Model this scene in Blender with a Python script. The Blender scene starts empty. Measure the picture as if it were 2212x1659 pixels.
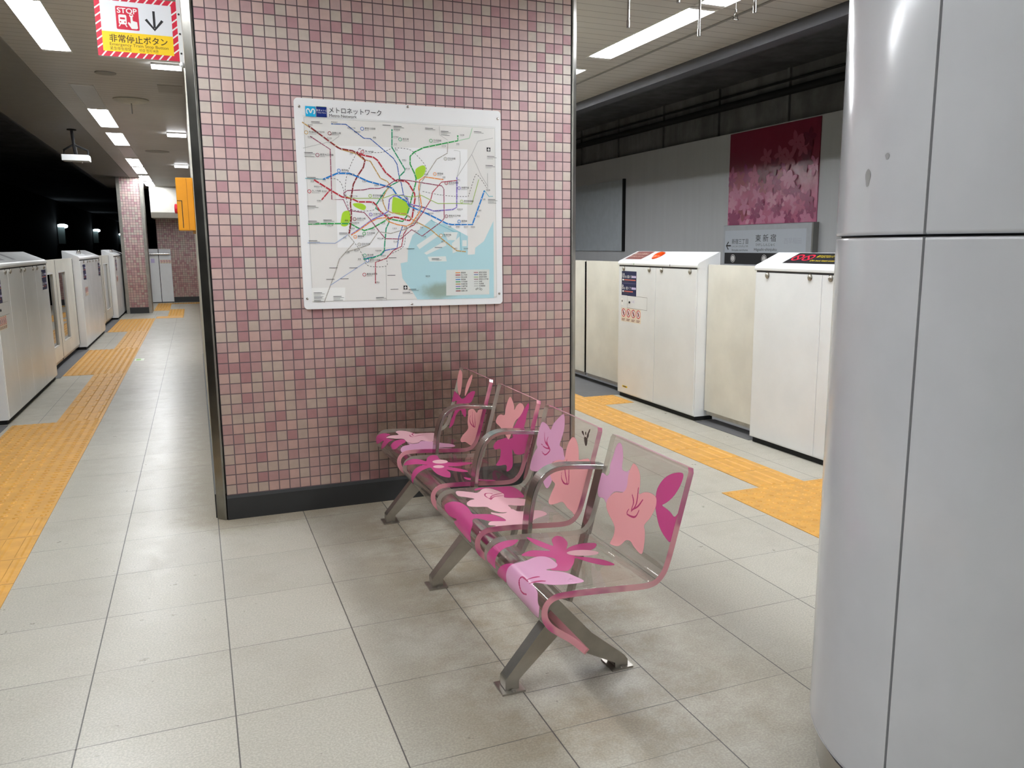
# Underground station platform: acrylic bench in front of a tiled block with a network map.
# Units: metres.  +Y runs along the platform away from the camera, +X to the right, Z up.
import bpy, bmesh, math, random
import numpy as np
from mathutils import Vector, Matrix
random.seed(7)
SC = bpy.context.scene
COL = SC.collection
R = math.radians

# ------------------------------------------------------------------ node / material helpers
class NT:
    def __init__(s, name):
        s.m = bpy.data.materials.new(name); s.m.use_nodes = True
        s.t = s.m.node_tree; s.t.nodes.clear()
        s.out = s.t.nodes.new('ShaderNodeOutputMaterial')
    def n(s, typ, **kw):
        nd = s.t.nodes.new(typ)
        for k, v in kw.items(): setattr(nd, k, v)
        return nd
    def put(s, sock, v):
        if isinstance(v, bpy.types.NodeSocket): s.t.links.new(v, sock)
        elif v is not None:
            if isinstance(v, (tuple, list)) and len(v) == 3 and sock.type == 'RGBA': v = (*v, 1)
            sock.default_value = v
    def math(s, op, a, b=None, c=None, clamp=False):
        nd = s.n('ShaderNodeMath', operation=op); nd.use_clamp = clamp
        s.put(nd.inputs[0], a)
        if b is not None: s.put(nd.inputs[1], b)
        if c is not None: s.put(nd.inputs[2], c)
        return nd.outputs[0]
    def ramp(s, v, a, b, lo=0., hi=1.):
        nd = s.n('ShaderNodeMapRange', interpolation_type='SMOOTHSTEP')
        s.put(nd.inputs[0], v); nd.inputs[1].default_value = a; nd.inputs[2].default_value = b
        nd.inputs[3].default_value = lo; nd.inputs[4].default_value = hi
        return nd.outputs[0]
    def mix(s, f, a, b, blend='MIX'):
        nd = s.n('ShaderNodeMix', data_type='RGBA', blend_type=blend)
        s.put(nd.inputs[0], f); s.put(nd.inputs[6], a); s.put(nd.inputs[7], b)
        return nd.outputs[2]
    def pos(s):
        g = s.n('ShaderNodeNewGeometry'); x = s.n('ShaderNodeSeparateXYZ')
        s.t.links.new(g.outputs['Position'], x.inputs[0])
        return g.outputs['Position'], x.outputs[0], x.outputs[1], x.outputs[2]
    def noise(s, vec, scale, detail=3, rough=.55):
        nd = s.n('ShaderNodeTexNoise'); s.put(nd.inputs['Vector'], vec)
        nd.inputs['Scale'].default_value = scale; nd.inputs['Detail'].default_value = detail
        nd.inputs['Roughness'].default_value = rough
        return nd.outputs['Fac']
    def vec(s, x, y, z):
        nd = s.n('ShaderNodeCombineXYZ'); s.put(nd.inputs[0], x); s.put(nd.inputs[1], y); s.put(nd.inputs[2], z)
        return nd.outputs[0]
    def bsdf(s, col, rough=.5, metal=0., spec=.5, coat=0., bump=None, bstr=.2, bdist=.002):
        b = s.n('ShaderNodeBsdfPrincipled')
        s.put(b.inputs['Base Color'], col); s.put(b.inputs['Roughness'], rough)
        s.put(b.inputs['Metallic'], metal); s.put(b.inputs['Specular IOR Level'], spec)
        if coat: b.inputs['Coat Weight'].default_value = coat; b.inputs['Coat Roughness'].default_value = .08
        if bump is not None:
            bn = s.n('ShaderNodeBump'); bn.inputs['Strength'].default_value = bstr; bn.inputs['Distance'].default_value = bdist
            s.put(bn.inputs['Height'], bump); s.t.links.new(bn.outputs[0], b.inputs['Normal'])
        return b.outputs[0]
    def done(s, sh):
        s.t.links.new(sh, s.out.inputs[0]); return s.m

MATS = {}
def plain(name, col, rough=.5, metal=0., spec=.5, coat=0., wear=.06, wscale=9.):
    """a painted / metal surface with faint procedural unevenness"""
    if name in MATS: return MATS[name]
    t = NT(name); p, x, y, z = t.pos()
    f = t.noise(p, wscale, 4)
    k = t.ramp(f, .3, .75, 1 - wear, 1 + wear * .5)
    c = t.mix(1., col, t.vec(k, k, k), 'MULTIPLY')
    r = t.math('ADD', t.math('MULTIPLY', f, wear * .5), rough - wear * .25)
    MATS[name] = t.done(t.bsdf(c, r, metal, spec, coat)); return MATS[name]
def flat(name, col, rough=.45, spec=.4):
    if name in MATS: return MATS[name]
    t = NT(name); MATS[name] = t.done(t.bsdf(col, rough, 0, spec)); return MATS[name]
def emit(name, col, st):
    t = NT(name); e = t.n('ShaderNodeEmission'); e.inputs[0].default_value = (*col, 1); e.inputs[1].default_value = st
    MATS[name] = t.done(e.outputs[0]); return MATS[name]
def lin(r, g, b):
    f = lambda v: (v / 255 / 12.92) if v / 255 <= .04045 else ((v / 255 + .055) / 1.055) ** 2.4
    return (f(r), f(g), f(b))

# ------------------------------------------------------------------ mesh helpers
class MB:
    """collects shapes and links them as ONE mesh object"""
    def __init__(s): s.v = []; s.f = []; s.mi = []; s.sm = []
    def add(s, vs, fs, mi=0, smooth=False):
        o = len(s.v); s.v += [tuple(map(float, v)) for v in vs]
        for f in fs: s.f.append([i + o for i in f]); s.mi.append(mi); s.sm.append(smooth)
    def box(s, x0, x1, y0, y1, z0, z1, mi=0):
        v = [(x, y, z) for z in (z0, z1) for y in (y0, y1) for x in (x0, x1)]
        s.add(v, [(0, 2, 3, 1), (4, 5, 7, 6), (0, 1, 5, 4), (2, 6, 7, 3), (0, 4, 6, 2), (1, 3, 7, 5)], mi)
    def prism(s, poly, axis, a, b, mi=0, smooth=False):
        """extrude a 2-D polygon along an axis: 'x' (poly = y,z) 'y' (poly = x,z) 'z' (poly = x,y)"""
        n = len(poly)
        def P(p, h): return {'x': (h, p[0], p[1]), 'y': (p[0], h, p[1]), 'z': (p[0], p[1], h)}[axis]
        v = [P(p, a) for p in poly] + [P(p, b) for p in poly]
        s.add(v, [[i, (i + 1) % n, n + (i + 1) % n, n + i] for i in range(n)], mi, smooth)
        o = len(s.v); s.add(v, [list(range(n))[::-1], [n + i for i in range(n)]], mi)
    def tube(s, pts, r, seg=8, mi=0, caps=True, smooth=True):
        pts = [Vector(p) for p in pts]; rs = r if isinstance(r, (list, tuple)) else [r] * len(pts)
        vs = []; up = Vector((0, 0, 1))
        for i, p in enumerate(pts):
            d = (pts[min(i + 1, len(pts) - 1)] - pts[max(i - 1, 0)]).normalized()
            a = d.cross(up)
            if a.length < 1e-3: a = d.cross(Vector((1, 0, 0)))
            a.normalize(); b = d.cross(a)
            for k in range(seg):
                t = 2 * math.pi * k / seg; vs.append(p + a * (rs[i] * math.cos(t)) + b * (rs[i] * math.sin(t)))
        fs = [[i * seg + k, i * seg + (k + 1) % seg, (i + 1) * seg + (k + 1) % seg, (i + 1) * seg + k] for i in range(len(pts) - 1) for k in range(seg)]
        s.add(vs, fs, mi, smooth)
        if caps:
            n = len(pts)
            s.add(vs[:seg], [list(range(seg))], mi); s.add(vs[-seg:], [list(range(seg))[::-1]], mi)
    def disc(s, c, n, r, h, seg=20, mi=0, dome=0.):
        """a short cylinder on point c along normal n, with an optional dome"""
        c = Vector(c); n = Vector(n).normalized(); a = n.cross(Vector((0, 0, 1)))
        if a.length < 1e-3: a = Vector((1, 0, 0))
        a.normalize(); b = n.cross(a)
        rings = [(r, 0), (r, h)] + ([(r * .8, h + dome * .5), (r * .45, h + dome * .9)] if dome else [])
        vs = [c + n * hh + a * (rr * math.cos(2 * math.pi * k / seg)) + b * (rr * math.sin(2 * math.pi * k / seg)) for rr, hh in rings for k in range(seg)]
        fs = [[i * seg + k, i * seg + (k + 1) % seg, (i + 1) * seg + (k + 1) % seg, (i + 1) * seg + k] for i in range(len(rings) - 1) for k in range(seg)]
        fs += [[(len(rings) - 1) * seg + k for k in range(seg)], list(range(seg))[::-1]]
        s.add(vs, fs, mi)
    def strap(s, pts, th, y0, y1, mi=0):
        """a flat bar: an (x,z) path with thickness th, spanning y0..y1"""
        P = np.array(pts, float); t = np.gradient(P, axis=0); t /= np.linalg.norm(t, axis=1)[:, None] + 1e-12
        n = np.stack([-t[:, 1], t[:, 0]], 1) * (th / 2)
        s.loft([[(a[0], y0, a[1]), (a[0], y1, a[1]), (b[0], y1, b[1]), (b[0], y0, b[1])] for a, b in zip(P + n, P - n)], mi)
    def loft(s, rings, mi=0, smooth=False):
        k = len(rings[0]); vs = [p for r in rings for p in r]
        fs = [[i * k + j, i * k + (j + 1) % k, (i + 1) * k + (j + 1) % k, (i + 1) * k + j] for i in range(len(rings) - 1) for j in range(k)]
        fs += [list(range(k))[::-1], [(len(rings) - 1) * k + j for j in range(k)]]
        s.add(vs, fs, mi, smooth)
    # ---- flat print on a plane: F = (origin, u, v, normal)
    def poly(s, F, pts, lift, mi):
        o, u, v, n = F
        s.add([o + u * a + v * b + n * lift for a, b in pts], [list(range(len(pts)))], mi)
    def rect(s, F, a0, a1, b0, b1, lift, mi): s.poly(F, [(a0, b0), (a1, b0), (a1, b1), (a0, b1)], lift, mi)
    def ring(s, F, a, b, r, w, lift, mi, seg=22):
        o, u, v, n = F
        vs = [o + u * (a + q * math.cos(2 * math.pi * k / seg)) + v * (b + q * math.sin(2 * math.pi * k / seg)) + n * lift for q in (r - w, r) for k in range(seg)]
        s.add(vs, [[k, (k + 1) % seg, seg + (k + 1) % seg, seg + k] for k in range(seg)], mi)
    def dot(s, F, a, b, r, lift, mi, seg=16): s.poly(F, [(a + r * math.cos(2 * math.pi * k / seg), b + r * math.sin(2 * math.pi * k / seg)) for k in range(seg)], lift, mi)
    def line(s, F, pts, w, lift, mi):
        o, u, v, n = F; P = np.array(pts, float)
        keep = [0] + [i for i in range(1, len(P)) if np.linalg.norm(P[i] - P[i - 1]) > 1e-6]; P = P[keep]
        if len(P) < 2: return
        t = np.gradient(P, axis=0); t /= np.linalg.norm(t, axis=1)[:, None] + 1e-12
        q = np.stack([-t[:, 1], t[:, 0]], 1) * (w / 2)
        vs = [o + u * a + v * b + n * lift for p, d in zip(P, q) for a, b in (p + d, p - d)]
        s.add(vs, [[2 * i, 2 * i + 1, 2 * i + 3, 2 * i + 2] for i in range(len(P) - 1)], mi)
    def text(s, F, body, size, a, b, lift, mi, align='L', width=None, bold=0.):
        vs, fs, w = glyphs(body, bold)
        if not vs: return
        sx = size if width is None else width / max(w, 1e-6)
        off = {'L': 0, 'C': -w * sx / 2, 'R': -w * sx}[align]; o, u, v, n = F
        s.add([o + u * (a + off + p[0] * sx) + v * (b + p[1] * size) + n * lift for p in vs], fs, mi)
    def build(s, name, mats, parent=None, bevel=0., loc=None, rz=None):
        me = bpy.data.meshes.new(name)
        off = Vector(loc) if loc is not None else Vector((0, 0, 0))
        me.from_pydata([(v[0] - off.x, v[1] - off.y, v[2] - off.z) for v in s.v], [], s.f)
        for m in (mats if isinstance(mats, (list, tuple)) else [mats]): me.materials.append(m)
        me.polygons.foreach_set('material_index', s.mi); me.polygons.foreach_set('use_smooth', s.sm)
        me.validate(); me.update()
        o = bpy.data.objects.new(name, me); COL.objects.link(o); o.location = off
        if parent is not None:
            o.parent = parent
            o.matrix_parent_inverse = Matrix.Translation(-WLOC[parent.name])
        WLOC[o.name] = off.copy()
        if bevel:
            md = o.modifiers.new('edge', 'BEVEL'); md.width = bevel; md.segments = 2; md.limit_method = 'ANGLE'; md.angle_limit = R(40)
        return o
WLOC = {}
GL = {}
def glyphs(body, bold=0.):
    k = (body, bold)
    if k in GL: return GL[k]
    c = bpy.data.curves.new('glyph', 'FONT'); c.body = body; c.size = 1; c.resolution_u = 3; c.offset = bold
    o = bpy.data.objects.new('glyph', c); COL.objects.link(o)
    me = bpy.data.meshes.new_from_object(o.evaluated_get(bpy.context.evaluated_depsgraph_get()))
    vs = [(v.co.x, v.co.y) for v in me.vertices]; fs = [list(p.vertices) for p in me.polygons]
    bpy.data.objects.remove(o); bpy.data.curves.remove(c); bpy.data.meshes.remove(me)
    x0 = min((v[0] for v in vs), default=0); w = max((v[0] for v in vs), default=0) - x0
    GL[k] = ([(x - x0, y) for x, y in vs], fs, w); return GL[k]

def tag(o, label=None, cat=None, group=None, kind=None):
    if label: o['label'] = label
    if cat: o['category'] = cat
    if group: o['group'] = group
    if kind: o['kind'] = kind
    return o
def thing(name, loc, label, cat, group=None):
    o = bpy.data.objects.new(name, None); COL.objects.link(o); o.location = loc; o.empty_display_size = .1
    WLOC[o.name] = Vector(loc); return tag(o, label, cat, group)
def struct(o, label=None): return tag(o, label, None, None, 'structure')
def frame(o, u, v):
    u = Vector(u); v = Vector(v); return (Vector(o), u, v, u.cross(v))
def smooth_path(pts, n=5, closed=False):
    P = np.array(pts, float); m = len(P); out = []
    for i in range(m if closed else m - 1):
        a, b, c, d = (P[(i - 1) % m], P[i], P[(i + 1) % m], P[(i + 2) % m]) if closed else (P[max(i - 1, 0)], P[i], P[i + 1], P[min(i + 2, m - 1)])
        for k in range(n):
            t = k / n
            out.append(.5 * (2 * b + (c - a) * t + (2 * a - 5 * b + 4 * c - d) * t * t + (3 * b - a - 3 * c + d) * t ** 3))
    if not closed: out.append(P[-1])
    return np.array(out)
def dup(root, delta):
    """copy a thing, its parts and their sub-parts, moved by delta"""
    r = root.copy(); COL.objects.link(r); r.location = root.location + Vector(delta)
    for ch in list(root.children):
        c = ch.copy(); COL.objects.link(c); c.parent = r
        for g in list(ch.children):
            d = g.copy(); COL.objects.link(d); d.parent = c
    return r

CAM = {'loc': [-0.06622, -4.17636, 1.31944], 'rot': [80.3098, 0.0761, -23.1502], 'f': 1770.93, 'cx': 1186.05, 'cy': 836.41}
EXPOSURE = .40
# flower film outlines on the seats: layer, closed, points (mm along the seat profile, mm across)
PETALS = {"4":[[1,True,[[69,187],[32,183],[17,168],[24,147],[54,125],[90,113],[91,81],[83,68],[111,45],[148,53],[167,122],[192,146],[216,152],[206,181],[208,219],[163,238],[133,229],[134,196],[121,183],[97,191]]],[2,True,[[58,55],[64,27],[83,2],[113,-12],[135,-17],[123,-43],[116,-75],[119,-108],[136,-119],[156,-118],[185,-105],[211,-86],[228,-98],[261,-111],[288,-116],[294,-103],[286,-62],[278,-37],[285,-11],[313,7],[324,38],[321,56],[286,62],[264,76],[240,130],[221,154],[198,152],[169,121],[156,74],[133,60],[100,68],[74,64]]],[0,True,[[119,-108],[91,-106],[57,-127],[32,-166],[22,-210],[50,-213],[85,-198],[112,-175],[132,-147],[143,-123]]],[0,True,[[142,-119],[133,-148],[137,-194],[144,-222],[126,-238],[168,-246],[210,-235],[213,-215],[196,-170],[170,-139]]],[4,False,[[197,2],[166,-16],[119,-5]]],[4,False,[[193,4],[167,1],[147,20]]],[4,False,[[193,4],[172,-27],[145,-45]]],[4,False,[[193,17],[209,22],[208,-16],[199,-32],[180,-39]]],[0,True,[[554,201],[530,169],[508,114],[500,112],[484,160],[455,194],[439,178],[445,127],[469,81],[483,59],[451,90],[399,111],[360,98],[381,62],[426,36],[475,10],[439,-9],[401,-40],[388,-83],[422,-80],[452,-52],[476,-13],[484,-11],[507,-51],[545,-97],[571,-90],[589,-74],[553,-30],[544,2],[568,25],[598,34],[626,57],[587,84],[548,73],[528,69],[537,89],[553,136]]],[3,True,[[389,20],[401,9],[424,5],[450,6],[473,14],[486,26],[487,40],[475,50],[453,56],[427,55],[403,46],[390,33]]],[1,True,[[667,34],[635,12],[587,31],[558,17],[553,-30],[558,-51],[574,-68],[602,-75],[561,-104],[544,-139],[535,-181],[579,-189],[631,-174],[658,-123],[663,-153],[668,-178],[682,-202],[689,-217],[717,-205],[731,-149],[725,-67],[722,26],[705,33],[685,36]]],[0,True,[[691,207],[669,194],[645,189],[611,191],[587,184],[619,144],[645,139],[667,138],[687,134],[707,128],[708,165],[709,204]]],[0,True,[[731,133],[698,101],[680,76],[666,48],[656,21],[669,29],[684,32],[715,40],[720,81]]],[4,False,[[664,-101],[666,-61],[675,-55],[685,-68],[694,-92],[689,-124]]],[4,False,[[661,-91],[637,-110]]],[4,False,[[666,-111],[634,-145]]]],"3":[[1,True,[[74,223],[68,193],[73,157],[82,128],[58,118],[34,93],[13,67],[7,48],[28,30],[57,18],[89,19],[118,22],[124,-9],[144,-32],[159,-45],[179,23],[199,50],[244,14],[288,31],[275,80],[241,112],[257,168],[262,221],[227,231],[190,220],[170,206],[157,223],[118,230]]],[2,True,[[148,-42],[117,-39],[91,-45],[70,-62],[71,-91],[92,-123],[123,-145],[132,-153],[119,-193],[115,-227],[157,-247],[214,-252],[275,-249],[312,-241],[309,-204],[307,-166],[299,-115],[320,-82],[338,-56],[325,-25],[293,-12],[258,-18],[249,19],[215,64],[191,46],[171,4],[160,-42]]],[4,False,[[102,177],[134,149],[146,101]]],[4,False,[[111,134],[131,135],[149,99]]],[4,False,[[148,182],[155,140],[151,94],[166,101],[180,125],[175,157]]],[4,False,[[152,-62],[189,-65],[232,-112]]],[4,False,[[159,-84],[227,-120]]],[4,False,[[206,-46],[225,-57],[235,-85],[231,-115]]],[5,True,[[38,-119],[34,-132],[52,-152],[48,-143]]],[5,True,[[53,-148],[75,-169],[74,-181],[55,-177],[49,-164]]],[5,True,[[35,-146],[31,-152],[43,-161],[42,-154]]],[5,True,[[43,-165],[27,-169],[40,-179],[50,-175]]],[5,True,[[23,-169],[16,-177],[25,-179],[32,-176]]],[3,True,[[621,184],[607,196],[574,175],[546,157],[509,204],[481,208],[462,174],[453,126],[466,77],[422,65],[390,37],[393,5],[425,-27],[458,-27],[488,-17],[491,-53],[508,-85],[537,-95],[557,-76],[567,-43],[572,-22],[609,-11],[627,7],[623,42],[601,71],[582,81],[602,109],[625,135]]],[3,True,[[576,-86],[560,-100],[531,-104],[491,-63],[482,-90],[452,-95],[404,-92],[387,-121],[396,-149],[443,-179],[468,-204],[488,-246],[532,-260],[577,-263],[618,-258],[636,-247],[632,-233],[607,-227],[627,-209],[611,-180],[589,-183],[558,-186],[561,-138],[579,-105]]],[0,True,[[681,136],[667,123],[650,93],[637,51],[633,-4],[638,-70],[632,-85],[607,-97],[581,-109],[564,-147],[555,-187],[580,-190],[616,-169],[647,-120],[662,-156],[684,-178],[708,-180],[700,-2],[683,-26],[692,49],[691,103]]],[0,True,[[545,186],[524,218],[431,224],[393,224],[377,183],[385,92],[405,68],[466,82],[454,161],[486,212]]],[4,False,[[526,64],[531,109],[519,141],[500,142],[496,126]]],[4,False,[[525,67],[505,108],[447,142]]],[4,False,[[526,59],[500,96],[461,104]]]],"2":[[0,True,[[130,-74],[99,-91],[74,-112],[47,-132],[25,-154],[40,-169],[71,-165],[97,-170],[126,-171],[122,-216],[172,-242],[195,-203],[200,-120],[164,-58]]],[0,True,[[265,105],[236,80],[201,-15],[198,-51],[167,-129],[157,-216],[212,-240],[242,-154],[231,-104],[276,-144],[303,-156],[330,-139],[306,-93],[336,-21],[288,-2],[260,21],[275,76]]],[2,True,[[33,52],[45,15],[62,-13],[78,-27],[57,-39],[41,-66],[39,-96],[49,-121],[65,-119],[92,-100],[118,-66],[143,-57],[164,-58],[202,-44],[196,-7],[182,50],[173,91],[165,146],[139,142],[123,111],[117,67],[89,72],[54,68]]],[0,True,[[684,219],[661,210],[636,182],[619,154],[607,123],[586,182],[558,220],[534,211],[540,152],[522,96],[499,77],[445,82],[419,64],[461,31],[502,15],[543,16],[516,-13],[487,-51],[486,-81],[520,-76],[545,-53],[563,-36],[561,-80],[574,-133],[586,-158],[604,-139],[617,-92],[618,-35],[616,13],[643,5],[666,8],[691,25],[730,87],[712,84],[687,73],[665,72],[644,67],[622,62],[611,57],[631,77],[660,132]]],[3,True,[[519,97],[528,81],[543,71],[560,69],[575,76],[583,91],[583,108],[574,123],[559,133],[542,136],[527,129],[518,115]]],[3,True,[[558,15],[564,4],[575,-3],[587,-4],[597,3],[603,13],[602,26],[596,37],[586,43],[574,44],[563,38],[558,28]]],[0,True,[[530,-165],[504,-182],[463,-206],[421,-219],[428,-241],[492,-220],[524,-206]]]],"1":[[0,True,[[139,262],[131,230],[141,136],[148,94],[139,56],[114,22],[90,-30],[84,-76],[105,-75],[142,-52],[159,14],[173,12],[197,-19],[221,-24],[216,24],[203,70],[237,117],[277,118],[307,130],[317,149],[280,174],[236,156],[204,153],[171,160],[187,234]]],[2,True,[[17,215],[24,182],[48,158],[88,137],[123,128],[138,134],[129,165],[93,209],[54,234],[25,233]]],[2,True,[[15,27],[24,12],[55,14],[93,29],[126,48],[118,63],[83,72],[42,59]]],[2,True,[[206,-57],[181,-47],[164,-110],[172,-166],[156,-179],[143,-241],[181,-253],[245,-260],[295,-257],[326,-244],[330,-152],[346,-125],[334,-82],[304,-67],[263,-102],[238,-73]]],[4,False,[[176,-103],[218,-134],[240,-184]]],[4,False,[[180,-139],[236,-191]]],[4,False,[[199,-94],[216,-90],[234,-121],[240,-176]]],[1,True,[[604,-82],[583,-118],[552,-105],[527,-63],[481,-80],[442,-114],[405,-135],[396,-181],[425,-203],[489,-211],[420,-234],[418,-264],[461,-279],[511,-280],[546,-290],[597,-283],[651,-245],[654,-201],[647,-171],[630,-145],[599,-127]]],[3,True,[[601,153],[580,183],[548,171],[527,134],[514,105],[467,116],[416,114],[443,18],[473,-74],[501,-72],[524,-50],[549,-93],[580,-107],[599,-70],[600,-5],[634,17],[658,90],[639,91],[601,90]]],[0,True,[[694,241],[676,225],[655,184],[640,140],[636,107],[657,94],[646,16],[637,1],[661,9],[686,25],[718,125],[695,100],[673,84],[696,155],[717,249]]],[0,True,[[666,-49],[653,-31],[631,-18],[602,-11],[604,-69],[636,-115],[658,-139],[671,-115],[671,-78]]],[4,False,[[541,31],[510,60],[481,72]]],[4,False,[[536,51],[534,92],[516,119]]],[4,False,[[549,80],[553,46],[546,28]]]]}
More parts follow.
